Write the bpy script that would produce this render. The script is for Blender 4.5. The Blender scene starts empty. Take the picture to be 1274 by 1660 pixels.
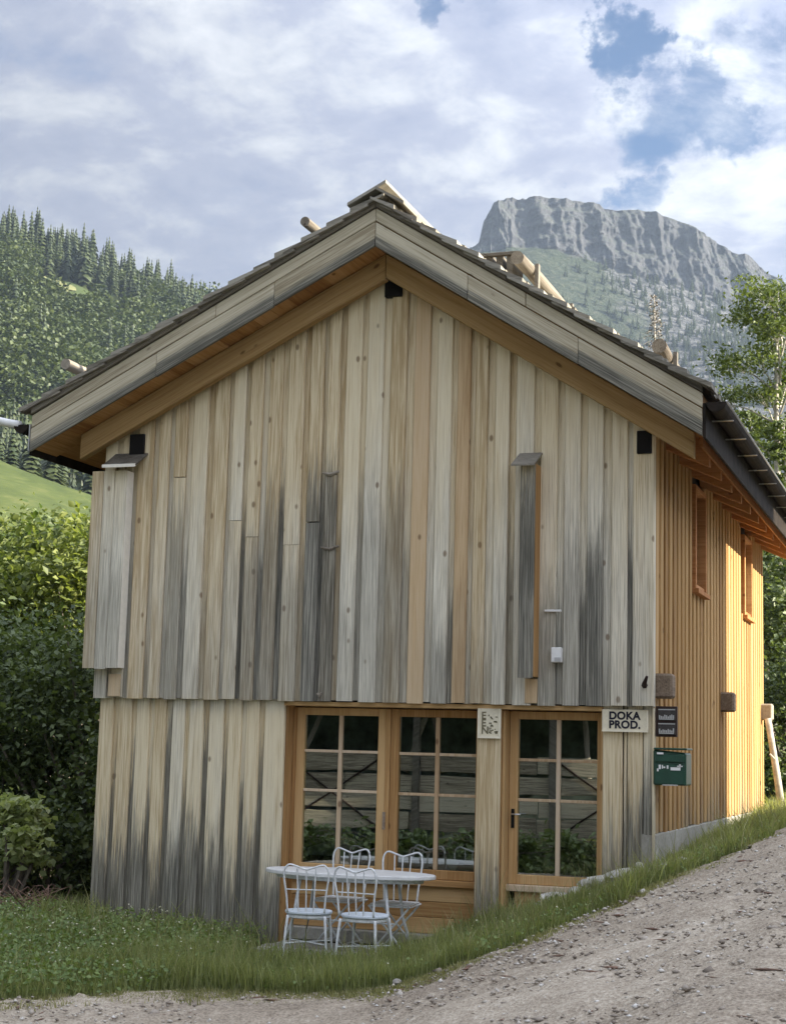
import bpy, bmesh, math, random
import numpy as np
from mathutils import Matrix, Vector
rng = np.random.default_rng(7)
random.seed(7)
S = bpy.context.scene
COL = S.collection
HAZE = True

# ------------------------------------------------------------------ camera, sky, sun, exposure
CAM = (2.72832, -14.99344, 2.15376)
RIGHT = Vector((0.94305, 0.33157, 0.02671)); DOWN = Vector((-0.02301, 0.14513, -0.98915)); FWD = Vector((-0.33185, 0.9322, 0.14449))
cam = bpy.data.objects.new('camera', bpy.data.cameras.new('camera')); COL.objects.link(cam)
mw = Matrix.Identity(4)
for i in range(3):
    mw[i][0] = RIGHT[i]; mw[i][1] = -DOWN[i]; mw[i][2] = -FWD[i]; mw[i][3] = CAM[i]
cam.matrix_world = mw
cam.data.sensor_fit = 'HORIZONTAL'; cam.data.sensor_width = 36; cam.data.lens = 73.83
cam.data.clip_start = 0.1; cam.data.clip_end = 12000
S.camera = cam

SUN_AZ, SUN_EL = math.radians(82), math.radians(25)     # azimuth clockwise from +Y; low evening sun from the right
world = bpy.data.worlds.new('World'); S.world = world; world.use_nodes = True
S.view_settings.view_transform = 'Standard'; S.view_settings.look = 'None'; S.view_settings.gamma = 1
S.view_settings.use_curve_mapping = False
S.view_settings.exposure = 1.97
S.cycles.use_denoising = True
S.cycles.max_bounces = 8; S.cycles.transparent_max_bounces = 16; S.cycles.volume_bounces = 0


class N:
    """small node-tree writer"""
    def __init__(s, tree): s.t = tree; s.n = tree.nodes; s.l = tree.links
    def add(s, typ, **kw):
        n = s.n.new(typ)
        for k, v in kw.items(): setattr(n, k, v)
        return n
    def put(s, sock, v):
        if isinstance(v, bpy.types.NodeSocket): s.l.new(v, sock)
        elif v is not None: sock.default_value = v
    def math(s, op, a, b=None, c=None, clamp=False):
        n = s.add('ShaderNodeMath', operation=op, use_clamp=clamp)
        for k, v in enumerate((a, b, c)):
            if v is not None: s.put(n.inputs[k], v)
        return n.outputs[0]
    def vmath(s, op, a, b=None):
        n = s.add('ShaderNodeVectorMath', operation=op)
        s.put(n.inputs[0], a)
        if b is not None: s.put(n.inputs[1], b)
        return n.outputs['Value'] if op in ('DOT_PRODUCT', 'LENGTH', 'DISTANCE') else n.outputs[0]
    def mul(s, v, xyz): return s.vmath('MULTIPLY', v, xyz)
    def noise(s, vec, scale=1.0, detail=4.0, rough=0.55, dist=0.0):
        n = s.add('ShaderNodeTexNoise'); s.put(n.inputs['Vector'], vec); n.inputs['Scale'].default_value = scale
        n.inputs['Detail'].default_value = detail; n.inputs['Roughness'].default_value = rough; n.inputs['Distortion'].default_value = dist
        return n.outputs[0]
    def voro(s, vec, scale=1.0, feature='F1'):
        n = s.add('ShaderNodeTexVoronoi', feature=feature); s.put(n.inputs['Vector'], vec); n.inputs['Scale'].default_value = scale
        return n.outputs['Distance']
    def ramp(s, f, stops, interp='LINEAR'):
        n = s.add('ShaderNodeValToRGB'); n.color_ramp.interpolation = interp
        e = n.color_ramp.elements
        while len(e) < len(stops): e.new(0.5)
        for el, (p, c) in zip(e, stops):
            el.position = p; el.color = (c, c, c, 1) if isinstance(c, (int, float)) else (*c, 1)
        s.put(n.inputs[0], f); return n.outputs[0]
    def maprange(s, f, a, b, c=0.0, d=1.0, smooth=True):
        n = s.add('ShaderNodeMapRange'); n.interpolation_type = 'SMOOTHSTEP' if smooth else 'LINEAR'; n.clamp = True if not smooth else n.clamp
        s.put(n.inputs[0], f)
        for k, v in enumerate((a, b, c, d)): s.put(n.inputs[k + 1], v)
        return n.outputs[0]
    def mix(s, f, a, b, mode='MIX'):
        n = s.add('ShaderNodeMix', data_type='RGBA', blend_type=mode)
        s.put(n.inputs['Factor'], f) if False else s.put(n.inputs[0], f)
        for k, v in ((6, a), (7, b)):
            s.put(n.inputs[k], (*v, 1) if isinstance(v, tuple) and len(v) == 3 else v)
        return n.outputs[2]
    def attr(s, name):
        return s.add('ShaderNodeAttribute', attribute_name=name).outputs['Fac']
    def bump(s, h, strength=0.3, dist=0.01):
        n = s.add('ShaderNodeBump'); n.inputs['Strength'].default_value = strength; n.inputs['Distance'].default_value = dist
        s.put(n.inputs['Height'], h); return n.outputs[0]


w = N(world.node_tree)
for n in list(w.n): w.n.remove(n)
sky = w.add('ShaderNodeTexSky', sky_type='NISHITA', sun_disc=False)
sky.sun_elevation = SUN_EL; sky.sun_rotation = SUN_AZ; sky.altitude = 900; sky.air_density = 1.0; sky.dust_density = 0.6; sky.ozone_density = 2.0
b1 = w.add('ShaderNodeBackground'); w.put(b1.inputs[0], sky.outputs[0]); b1.inputs[1].default_value = 0.04; sky.ozone_density = 4.0
d = w.add('ShaderNodeTexCoord').outputs['Generated']
sep = w.add('ShaderNodeSeparateXYZ'); w.put(sep.inputs[0], d)
zz = w.math('ADD', w.math('MAXIMUM', sep.outputs[2], 0.0), 0.22)
cmb = w.add('ShaderNodeCombineXYZ'); w.put(cmb.inputs[0], w.math('DIVIDE', sep.outputs[0], zz)); w.put(cmb.inputs[1], w.math('DIVIDE', sep.outputs[1], zz))
cv = cmb.outputs[0]
big = w.noise(w.vmath('ADD', cv, (3.1, 7.7, 0.0)), 1.7, 7, 0.6, 0.25)
fine = w.noise(w.vmath('ADD', cv, (11.3, 2.2, 0.0)), 5.0, 9, 0.62, 0.4)
puff = w.noise(w.vmath('ADD', cv, (1.7, 5.2, 0.0)), 11.0, 7, 0.6, 0.3)
# a ragged blue opening beside the mountain
wn_ = w.add('ShaderNodeTexNoise'); w.put(wn_.inputs['Vector'], d); wn_.inputs['Scale'].default_value = 16; wn_.inputs['Detail'].default_value = 6; wn_.inputs['Roughness'].default_value = .62
dw = w.vmath('NORMALIZE', w.vmath('ADD', d, w.mul(w.vmath('SUBTRACT', wn_.outputs['Color'], (.5, .5, .5)), (.13, .13, .13))))
def opening(dirv, inner, outer):
    n = Vector(dirv).normalized()
    return w.maprange(w.vmath('DOT_PRODUCT', dw, tuple(n)), math.cos(math.radians(outer)), math.cos(math.radians(inner)))
def pxdir(u, v):
    return RIGHT * ((u - 637) / 2612.9) + DOWN * ((v - 830) / 2612.9) + FWD
o1 = opening(pxdir(1085, 180), 0.2, 2.9); o2 = opening(pxdir(1005, 300), 0.1, 1.6); o3 = opening(pxdir(1250, 160), 0.2, 3.0); o4 = opening(pxdir(690, 25), 0.1, 1.0); o5 = opening(pxdir(1030, 50), 0.1, 1.5)
hole = w.math('ADD', w.math('ADD', w.math('MAXIMUM', w.math('MAXIMUM', o1, o5), o2), w.math('MULTIPLY', o3, 0.75)), w.math('MULTIPLY', o4, 0.8), clamp=True)
cover = w.math('ADD', w.math('MULTIPLY', big, 0.55), w.math('MULTIPLY', fine, 0.45))
cover = w.math('SUBTRACT', w.math('ADD', cover, 0.10), w.math('MULTIPLY', hole, 0.225))
cover = w.maprange(cover, 0.36, 0.56)
lum = w.math('ADD', w.math('MULTIPLY', fine, 0.55), w.math('MULTIPLY', puff, 0.45))
lum = w.math('ADD', lum, w.math('MULTIPLY', w.math('SUBTRACT', big, 0.5), 0.3))
ccol = w.ramp(lum, [(0.38, (0.34, 0.38, 0.505)), (0.48, (0.42, 0.455, 0.565)), (0.56, (0.58, 0.61, 0.67)), (0.67, (0.76, 0.78, 0.82))])
b2 = w.add('ShaderNodeBackground'); w.put(b2.inputs[0], ccol); b2.inputs[1].default_value = 0.44
# thin broken cloud scatters sunlight forward, so it brightens smoothly towards the sun
sdv = (math.sin(SUN_AZ) * math.cos(SUN_EL), math.cos(SUN_AZ) * math.cos(SUN_EL), math.sin(SUN_EL))
hg = w.math('POWER', w.math('MULTIPLY', w.math('ADD', w.vmath('DOT_PRODUCT', d, sdv), 1.0), 0.5), 3.0)
cie = w.math('DIVIDE', w.math('ADD', 1.0, w.math('MULTIPLY', w.math('MAXIMUM', sep.outputs[2], 0.0), 2.0)), 3.0)      # standard overcast sky: zenith three times the horizon
w.put(b2.inputs[1], w.math('MULTIPLY', w.math('MULTIPLY', cie, w.math('ADD', 1.0, w.math('MULTIPLY', hg, 5.2))), 0.34))
mx = w.add('ShaderNodeMixShader'); w.put(mx.inputs[0], cover); w.put(mx.inputs[1], b1.outputs[0]); w.put(mx.inputs[2], b2.outputs[0])
wo = w.add('ShaderNodeOutputWorld'); w.put(wo.inputs[0], mx.outputs[0])

sd = Vector((math.sin(SUN_AZ) * math.cos(SUN_EL), math.cos(SUN_AZ) * math.cos(SUN_EL), math.sin(SUN_EL)))
sun = bpy.data.objects.new('sun', bpy.data.lights.new('sun', 'SUN')); COL.objects.link(sun)
sun.data.energy = 4.5; sun.data.angle = math.radians(0.5); sun.data.color = (1.0, 0.90, 0.74)
sun.rotation_euler = sd.to_track_quat('Z', 'Y').to_euler(); sun.location = (20, 0, 30)


# ------------------------------------------------------------------ builders
class MB:
    def __init__(s): s.v = []; s.f = []
    def pts(s, vs, fs):
        k = len(s.v); s.v += [tuple(p) for p in vs]; s.f += [tuple(k + i for i in f) for f in fs]; return s
    def box(s, x0, x1, y0, y1, z0, z1):
        return s.pts([(x0, y0, z0), (x1, y0, z0), (x1, y1, z0), (x0, y1, z0), (x0, y0, z1), (x1, y0, z1), (x1, y1, z1), (x0, y1, z1)],
                     [(0, 3, 2, 1), (4, 5, 6, 7), (0, 1, 5, 4), (1, 2, 6, 5), (2, 3, 7, 6), (3, 0, 4, 7)])
    def prism(s, poly, a, b, axis='y'):
        """2-D polygon extruded along an axis: 'y' takes (x,z), 'x' takes (y,z), 'z' takes (x,y)"""
        m = {'y': lambda p, t: (p[0], t, p[1]), 'x': lambda p, t: (t, p[0], p[1]), 'z': lambda p, t: (p[0], p[1], t)}[axis]
        n = len(poly)
        vs = [m(p, a) for p in poly] + [m(p, b) for p in poly]
        return s.pts(vs, [tuple(range(n))[::-1], tuple(range(n, 2 * n))] + [(i, (i + 1) % n, n + (i + 1) % n, n + i) for i in range(n)])
    def tube(s, path, r, n=7, caps=True):
        path = [Vector(p) for p in path]; k0 = len(s.v); rs = r if hasattr(r, '__len__') else [r] * len(path)
        for i, p in enumerate(path):
            t = (path[min(i + 1, len(path) - 1)] - path[max(i - 1, 0)])
            t = t.normalized() if t.length > 1e-9 else Vector((0, 0, 1))
            a = t.cross(Vector((0, 0, 1)) if abs(t.z) < 0.95 else Vector((1, 0, 0))).normalized(); b = t.cross(a)
            for j in range(n):
                q = p + (a * math.cos(2 * math.pi * j / n) + b * math.sin(2 * math.pi * j / n)) * rs[i]
                s.v.append(tuple(q))
        for i in range(len(path) - 1):
            for j in range(n):
                s.f.append((k0 + i * n + j, k0 + i * n + (j + 1) % n, k0 + (i + 1) * n + (j + 1) % n, k0 + (i + 1) * n + j))
        if caps:
            s.f.append(tuple(k0 + j for j in range(n))[::-1]); s.f.append(tuple(k0 + (len(path) - 1) * n + j for j in range(n)))
        return s
    def disc(s, c, rx, ry, z0, z1, n=28, rot=0.0, bev=0.006):
        poly = lambda k: [(c[0] + (rx - k) * math.cos(2 * math.pi * i / n) * math.cos(rot) - (ry - k) * math.sin(2 * math.pi * i / n) * math.sin(rot),
                           c[1] + (rx - k) * math.cos(2 * math.pi * i / n) * math.sin(rot) + (ry - k) * math.sin(2 * math.pi * i / n) * math.cos(rot)) for i in range(n)]
        rings = [(bev, z0), (0, z0 + bev), (0, z1 - bev), (bev, z1)]; k0 = len(s.v)
        for k, z in rings: s.v += [(x, y, z) for x, y in poly(k)]
        for r in range(3):
            for i in range(n): s.f.append((k0 + r * n + i, k0 + r * n + (i + 1) % n, k0 + (r + 1) * n + (i + 1) % n, k0 + (r + 1) * n + i))
        s.f.append(tuple(k0 + i for i in range(n))[::-1]); s.f.append(tuple(k0 + 3 * n + i for i in range(n)))
        return s
    def mesh(s, name, loc=(0, 0, 0)):
        me = bpy.data.meshes.new(name)
        me.from_pydata([(x - loc[0], y - loc[1], z - loc[2]) for x, y, z in s.v], [], s.f); me.update(); return me
    def build(s, name, mat, parent=None, bevel=0.0, smooth=False, recalc=True, **at):
        loc = wloc(parent) if parent else (0, 0, 0)
        me = s.mesh(name, loc)
        if recalc:
            bm = bmesh.new(); bm.from_mesh(me); bmesh.ops.recalc_face_normals(bm, faces=bm.faces); bm.to_mesh(me); bm.free()
        return link(name, me, mat, parent, bevel, smooth, **at)


def wloc(o):
    p = Vector(o.location)
    while o.parent: o = o.parent; p = p + Vector(o.location)
    return p

def link(name, me, mat, parent=None, bevel=0.0, smooth=False, **at):
    o = bpy.data.objects.new(name, me); COL.objects.link(o)
    if mat: me.materials.append(mat)
    if parent: o.parent = parent
    if smooth:
        me.polygons.foreach_set('use_smooth', [True] * len(me.polygons))
    for k, v in at.items():
        a = me.attributes.new(k, 'FLOAT', 'POINT'); a.data.foreach_set('value', [float(v)] * len(me.vertices))
    if bevel:
        m = o.modifiers.new('edge', 'BEVEL'); m.width = bevel; m.segments = 1; m.limit_method = 'ANGLE'; m.angle_limit = math.radians(40)
    return o

def np_mesh(name, V, F):
    """V (n,3), F (m,3 or 4) numpy"""
    me = bpy.data.meshes.new(name); V = np.asarray(V, np.float32); F = np.asarray(F, np.int32); k = F.shape[1]
    me.vertices.add(len(V)); me.vertices.foreach_set('co', V.ravel())
    me.loops.add(F.size); me.loops.foreach_set('vertex_index', F.ravel())
    me.polygons.add(len(F)); me.polygons.foreach_set('loop_start', np.arange(len(F), dtype=np.int32) * k)
    me.update(calc_edges=True); me.validate(); return me

def tag(o, label=None, cat=None, group=None, kind=None):
    if label: o['label'] = label
    if cat: o['category'] = cat
    if group: o['group'] = group
    if kind: o['kind'] = kind
    return o

def empty(name, loc=(0, 0, 0), label=None, cat=None, group=None, rz=0.0):
    o = bpy.data.objects.new(name, None); COL.objects.link(o); o.location = loc; o.rotation_euler = (0, 0, rz); o.empty_display_size = 0.1
    return tag(o, label, cat, group)

def copy_tree(o, parent=None):
    c = o.copy(); COL.objects.link(c)
    if parent: c.parent = parent
    for ch in list(o.children): copy_tree(ch, c)
    return c

def vnoise(P, seed=0):
    """smooth value noise, P (n,3) -> (n,) in 0..1"""
    P = np.asarray(P, float); i = np.floor(P).astype(np.int64); f = P - i; f = f * f * (3 - 2 * f)
    def h(x, y, z):
        n = (x * 374761393 + y * 668265263 + z * 1442695041 + seed * 974634777) & 0xFFFFFFFF
        n = ((n ^ (n >> 13)) * 1274126177) & 0xFFFFFFFF
        return ((n ^ (n >> 16)) & 0xFFFF) / 65535.0
    r = 0
    for a in (0, 1):
        for b in (0, 1):
            for c in (0, 1):
                wgt = (f[:, 0] if a else 1 - f[:, 0]) * (f[:, 1] if b else 1 - f[:, 1]) * (f[:, 2] if c else 1 - f[:, 2])
                r = r + wgt * h(i[:, 0] + a, i[:, 1] + b, i[:, 2] + c)
    return r

def fbm(P, oct=4, seed=0):
    P = np.asarray(P, float); r = 0; a = 0.5; t = 0
    for k in range(oct): r = r + a * vnoise(P * 2 ** k + 17.3 * k, seed + k); t += a; a *= 0.5
    return r / t


# ------------------------------------------------------------------ materials
def mat(name):
    m = bpy.data.materials.new(name); m.use_nodes = True
    for n in list(m.node_tree.nodes): m.node_tree.nodes.remove(n)
    k = N(m.node_tree); out = k.add('ShaderNodeOutputMaterial')
    return m, k, out

def bsdf(k, out, col, rough=0.7, normal=None, metal=0.0, spec=0.3):
    b = k.add('ShaderNodeBsdfPrincipled')
    k.put(b.inputs['Base Color'], (*col, 1) if isinstance(col, tuple) else col)
    k.put(b.inputs['Roughness'], rough); b.inputs['Metallic'].default_value = metal; b.inputs['Specular IOR Level'].default_value = spec
    if normal is not None: k.put(b.inputs['Normal'], normal)
    k.put(out.inputs[0], b.outputs[0]); return b

def wood(name, light, mid, dark, axis='z', grey=None, stains=False, foot=None, rough=0.8, knots=True, contrast=1.0, redline=False):
    """board timber: grain along an axis, per-object tone, optional silvering and rain stains (attributes stain, stain_z)"""
    m, k, out = mat(name)
    co = k.add('ShaderNodeTexCoord').outputs['Object']
    rnd = k.add('ShaderNodeObjectInfo').outputs['Random']
    off = k.add('ShaderNodeCombineXYZ'); k.put(off.inputs[0], k.math('MULTIPLY', rnd, 37.0)); k.put(off.inputs[1], k.math('MULTIPLY', rnd, 91.0)); k.put(off.inputs[2], k.math('MULTIPLY', rnd, 53.0))
    pc = co
    if axis == 'rake':
        sx = k.add('ShaderNodeSeparateXYZ'); k.put(sx.inputs[0], co)
        cx = k.add('ShaderNodeCombineXYZ'); k.put(cx.inputs[0], sx.outputs[0]); k.put(cx.inputs[1], sx.outputs[1])
        k.put(cx.inputs[2], k.math('ADD', sx.outputs[2], k.math('MULTIPLY', k.math('ABSOLUTE', k.math('SUBTRACT', sx.outputs[0], .24)), k.math('ADD', .509, k.math('MULTIPLY', k.math('GREATER_THAN', sx.outputs[0], .24), .125))))); pc = cx.outputs[0]
    p = k.vmath('ADD', pc, off.outputs[0])
    def st(a, b):
        return {'z': (a, a, b), 'x': (b, a, a), 'y': (a, b, a), 'rake': (b, a, a)}[axis]
    fineg = k.noise(k.mul(p, st(95, 2.2)), 1, 3, 0.6, 0.4)
    ring = k.noise(k.mul(p, st(13, 0.55)), 1, 4, 0.6, 1.2)
    tone = k.math('FRACT', k.math('MULTIPLY', rnd, 7.31))
    g = k.math('ADD', k.math('ADD', k.math('MULTIPLY', k.math('SUBTRACT', fineg, .5), 0.45 * contrast), .225), k.math('MULTIPLY', ring, 0.55))
    g = k.math('ADD', g, k.math('MULTIPLY', k.math('SUBTRACT', tone, 0.5), 0.30))
    col = k.ramp(g, [(0.30, dark), (0.48, mid), (0.68, light)])
    if grey is not None:
        gn = k.noise(k.mul(p, st(5, 0.5)), 1, 4, 0.6)
        sepz = k.add('ShaderNodeSeparateXYZ'); k.put(sepz.inputs[0], co)
        zf = k.math('MULTIPLY', k.maprange(sepz.outputs[2], 5.9, 3.0, 0.0, 0.42), k.maprange(sepz.outputs[2], 2.1, 2.35, 0.25, 1.0))
        ga = k.maprange(k.math('ADD', k.math('ADD', k.math('MULTIPLY', tone, 0.35), zf), k.math('MULTIPLY', gn, 0.6)), 0.54, 1.03)
        gc = k.mix(k.maprange(fineg, .3, .7), tuple(c * 0.6 for c in grey), tuple(min(1, c * 1.18) for c in grey))
        col = k.mix(k.math('MULTIPLY', ga, 0.9), col, gc)
    if knots:
        kv = k.voro(k.mul(k.vmath('ADD', p, (0.0, 3.0, 0.0)), {'z': (1, 1, .6), 'x': (.6, 1, 1), 'y': (1, .6, 1), 'rake': (.6, 1, 1)}[axis]), 4.3)
        kn = k.maprange(kv, 0.115, 0.05)
        col = k.mix(k.math('MULTIPLY', kn, 0.72), col, (dark[0] * 0.35, dark[1] * 0.28, dark[2] * 0.25))
    if stains:
        sepz = k.add('ShaderNodeSeparateXYZ'); k.put(sepz.inputs[0], co)
        streak = k.noise(k.mul(p, st(105, 1.0)), 1, 4, 0.72, 0.25)
        blotch = k.noise(k.mul(p, st(22, 1.6)), 1, 5, 0.7)
        zc = sepz.outputs[2]
        if axis == 'rake':
            sr = k.add('ShaderNodeSeparateXYZ'); k.put(sr.inputs[0], pc); zc = sr.outputs[2]
        up = k.math('SUBTRACT', k.attr('stain_z'), zc)
        a = k.math('ADD', k.math('MULTIPLY', up, 1.25 if axis != 'rake' else 14.0), k.math('MULTIPLY', k.math('SUBTRACT', k.math('ADD', k.math('MULTIPLY', streak, 0.62), k.math('MULTIPLY', blotch, 0.38)), 0.5), 4.2))
        a = k.math('MULTIPLY', k.maprange(a, 0.05, 0.85), k.attr('stain'))
        dc = k.ramp(k.math('ADD', k.math('MULTIPLY', streak, .6), k.math('MULTIPLY', fineg, .4)), [(0.38, (0.04, 0.04, 0.034)), (0.50, (0.12, 0.117, 0.098)), (0.60, (0.30, 0.285, 0.235))])
        col = k.mix(k.math('MULTIPLY', a, 0.93), col, dc)
    bm = k.bump(k.math('ADD', k.math('MULTIPLY', fineg, 0.7), k.math('MULTIPLY', ring, 0.6)), 0.35, 0.006)
    bsdf(k, out, col, rough, bm, spec=0.2)
    return m

M = {}
M['facade'] = wood('weathered_larch', (0.76, 0.67, 0.475), (0.68, 0.575, 0.38), (0.45, 0.335, 0.185), grey=(0.66, 0.63, 0.53), stains=True, contrast=1.6)
M['orange_board'] = wood('fresh_larch', (0.63, 0.49, 0.32), (0.56, 0.41, 0.24), (0.40, 0.26, 0.13), stains=True)
M['side'] = wood('golden_larch', (0.47, 0.305, 0.135), (0.375, 0.225, 0.085), (0.22, 0.115, 0.038), stains=True, knots=True)
M['warm'] = wood('oiled_pine', (0.56, 0.37, 0.175), (0.46, 0.275, 0.115), (0.31, 0.165, 0.06))
M['warm_x'] = wood('oiled_pine_rail', (0.56, 0.37, 0.175), (0.46, 0.275, 0.115), (0.31, 0.165, 0.06), axis='x')
M['pale'] = wood('pale_pine', (0.62, 0.50, 0.36), (0.53, 0.40, 0.26), (0.40, 0.27, 0.15))
M['soffit'] = wood('soffit_pine', (0.52, 0.31, 0.135), (0.42, 0.225, 0.08), (0.27, 0.125, 0.04), axis='y')
M['rafter'] = wood('rafter_pine', (0.50, 0.26, 0.11), (0.40, 0.18, 0.065), (0.26, 0.11, 0.035), axis='x')
M['fly'] = wood('fly_rafter_pine', (0.46, 0.32, 0.16), (0.36, 0.235, 0.10), (0.22, 0.125, 0.05), axis='rake')
M['barge'] = wood('bleached_barge', (0.56, 0.51, 0.385), (0.45, 0.40, 0.29), (0.27, 0.225, 0.15), axis='rake', knots=True, stains=True, contrast=2.0)
M['barge_dark'] = wood('rain_blackened_barge', (0.27, 0.255, 0.20), (0.13, 0.125, 0.095), (0.05, 0.05, 0.04), axis='rake')
M['edge_grey'] = wood('grey_edge_board', (0.25, 0.23, 0.19), (0.165, 0.148, 0.12), (0.08, 0.07, 0.055), axis='rake')
M['shingle'] = wood('grey_shingle', (0.36, 0.34, 0.285), (0.25, 0.23, 0.19), (0.12, 0.11, 0.085), axis='x', knots=False)
M['log'] = wood('bleached_log', (0.34, 0.305, 0.25), (0.24, 0.21, 0.165), (0.11, 0.09, 0.07), axis='y')
M['oldlog'] = wood('weathered_stub', (0.30, 0.24, 0.18), (0.20, 0.15, 0.105), (0.09, 0.065, 0.045), axis='y')
M['plain_grey'] = wood('shed_boards', (0.50, 0.45, 0.34), (0.36, 0.31, 0.23), (0.15, 0.125, 0.09), axis='x', contrast=2.6)
M['floor_boards'] = wood('grey_deck', (0.42, 0.40, 0.35), (0.33, 0.31, 0.27), (0.2, 0.18, 0.15), axis='x')

def plain(name, col, rough=0.6, metal=0.0, var=0.12, scale=14.0, bump=0.0, spec=0.3):
    m, k, out = mat(name)
    co = k.add('ShaderNodeTexCoord').outputs['Object']
    n = k.noise(co, scale, 5, 0.6)
    c = k.ramp(n, [(0.3, tuple(x * (1 - var) for x in col)), (0.7, tuple(min(1, x * (1 + var)) for x in col))])
    bsdf(k, out, c, rough, k.bump(n, bump, 0.01) if bump else None, metal, spec)
    return m
M['black'] = plain('blackened_end', (0.008, 0.007, 0.006), 0.9)
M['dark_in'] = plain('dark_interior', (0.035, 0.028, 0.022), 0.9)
M['gutter'] = plain('black_gutter', (0.024, 0.019, 0.015), 0.75, 0.0, 0.6, 6, 0.5, spec=0.08)
M['zinc'] = plain('zinc', (0.55, 0.55, 0.54), 0.35, 0.8)
M['white'] = plain('white_paint', (0.74, 0.74, 0.72), 0.5, 0, 0.06)
M['sunlit_pale'] = plain('sunlit_pale_board', (0.80, 0.76, 0.66), 0.7, 0, 0.06)  # pale tone stands for sunlight on the left duct's side and cap edge
M['chair'] = plain('chair_enamel', (0.68, 0.70, 0.70), 0.45, 0, 0.16, 30, 0.1)
M['seat'] = plain('seat_enamel', (0.58, 0.64, 0.69), 0.4, 0, 0.12, 12)
M['table'] = plain('table_paint', (0.66, 0.66, 0.64), 0.5, 0, 0.10, 9)
M['green'] = plain('green_enamel', (0.012, 0.055, 0.033), 0.38, 0, 0.25, 8, spec=0.5)
M['stone'] = plain('limestone', (0.46, 0.44, 0.39), 0.85, 0, 0.35, 9, 0.6)
M['sign'] = plain('sign_face', (0.72, 0.66, 0.50), 0.6, 0, 0.07, 40)
M['ink'] = plain('sign_ink', (0.018, 0.018, 0.028), 0.7)
M['dimink'] = plain('faded_ink', (0.17, 0.15, 0.09), 0.8)
M['ivory'] = plain('sign_rim', (0.80, 0.74, 0.58), 0.6, 0, 0.06)
M['plaque'] = plain('plaque_plate', (0.045, 0.040, 0.036), 0.5, 0, 0.3, 30)
M['frame_dark'] = plain('plaque_frame', (0.030, 0.016, 0.012), 0.7)
M['render'] = plain('old_barn_wall', (0.16, 0.13, 0.10), 0.9, 0, 0.12, 2, 0.3)
M['paper'] = plain('paper', (0.80, 0.80, 0.78), 0.8, 0, 0.03)

m, k, out = mat('window_glass')
gl = k.add('ShaderNodeBsdfGlossy'); gl.inputs['Roughness'].default_value = 0.008; gl.inputs['Color'].default_value = (0.93, 0.96, 0.94, 1)
tr = k.add('ShaderNodeBsdfTransparent'); tr.inputs[0].default_value = (0.72, 0.77, 0.74, 1)
co = k.add('ShaderNodeTexCoord').outputs['Object']
bp = k.bump(k.noise(co, 1.6, 2), 0.012, 0.02); k.put(gl.inputs['Normal'], bp)
fr = k.add('ShaderNodeFresnel'); fr.inputs[0].default_value = 1.5
mx = k.add('ShaderNodeMixShader'); k.put(mx.inputs[0], k.math('ADD', k.math('MULTIPLY', fr.outputs[0], 1.4), 0.27, clamp=True)); k.put(mx.inputs[1], tr.outputs[0]); k.put(mx.inputs[2], gl.outputs[0]); k.put(out.inputs[0], mx.outputs[0])
M['glass'] = m

m, k, out = mat('concrete')
co = k.add('ShaderNodeTexCoord').outputs['Object']
n1 = k.noise(co, 2.0, 6, 0.65); n2 = k.noise(co, 26, 5, 0.7)
bsdf(k, out, k.ramp(k.math('ADD', k.math('MULTIPLY', n1, 0.6), k.math('MULTIPLY', n2, 0.4)), [(0.32, (0.17, 0.16, 0.13)), (0.5, (0.31, 0.295, 0.25)), (0.68, (0.43, 0.41, 0.36))]), 0.9, k.bump(n2, 0.5, 0.02))
M['concrete'] = m

def leafmat(name, a, b, trans=0.35, hueobj=True, gw=0.65, bs=0.55):
    m, k, out = mat(name)
    g = k.add('ShaderNodeNewGeometry').outputs['Random Per Island']
    p = k.add('ShaderNodeTexCoord').outputs['Object']
    big = k.noise(p, bs, 3)
    f = k.math('ADD', k.math('MULTIPLY', g, gw), k.math('MULTIPLY', big, 0.5), clamp=True)
    if hueobj:
        r = k.add('ShaderNodeObjectInfo').outputs['Random']; f = k.math('ADD', f, k.math('MULTIPLY', k.math('SUBTRACT', r, 0.5), 0.3), clamp=True)
    c = k.ramp(f, [(0.1, a), (0.9, b)])
    d1 = k.add('ShaderNodeBsdfPrincipled'); k.put(d1.inputs['Base Color'], c); d1.inputs['Roughness'].default_value = 0.5; d1.inputs['Specular IOR Level'].default_value = 0.35
    t = k.add('ShaderNodeBsdfTranslucent'); k.put(t.inputs[0], k.mix(1.0, c, (1.3, 1.35, 0.6), 'MULTIPLY'))
    mx = k.add('ShaderNodeMixShader'); mx.inputs[0].default_value = trans
    k.put(mx.inputs[1], d1.outputs[0]); k.put(mx.inputs[2], t.outputs[0]); k.put(out.inputs[0], mx.outputs[0])
    return m
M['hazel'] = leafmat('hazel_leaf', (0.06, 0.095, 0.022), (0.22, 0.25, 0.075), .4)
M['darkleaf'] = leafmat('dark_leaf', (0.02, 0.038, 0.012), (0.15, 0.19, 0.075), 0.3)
M['sunlitleaf'] = leafmat('sunlit_pale_leaf', (0.20, 0.26, 0.09), (0.46, 0.50, 0.26), 0.35)  # leaf colour made paler in place of sun on the low left shrub
M['larch'] = leafmat('larch_needles', (0.05, 0.075, 0.022), (0.15, 0.19, 0.055), 0.3)
M['spruce'] = leafmat('spruce_needles', (0.020, 0.034, 0.014), (0.065, 0.082, 0.032), 0.1)
M['broad'] = leafmat('broadleaf_crown', (0.022, 0.040, 0.012), (0.105, 0.128, 0.034), 0.2, True, .35, .05)
M['deadtwig'] = leafmat('bare_twigs', (0.12, 0.10, 0.07), (0.26, 0.22, 0.17), 0.0)
M['grass'] = leafmat('grass_blade', (0.115, 0.15, 0.045), (0.34, 0.36, 0.16), 0.45)
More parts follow.
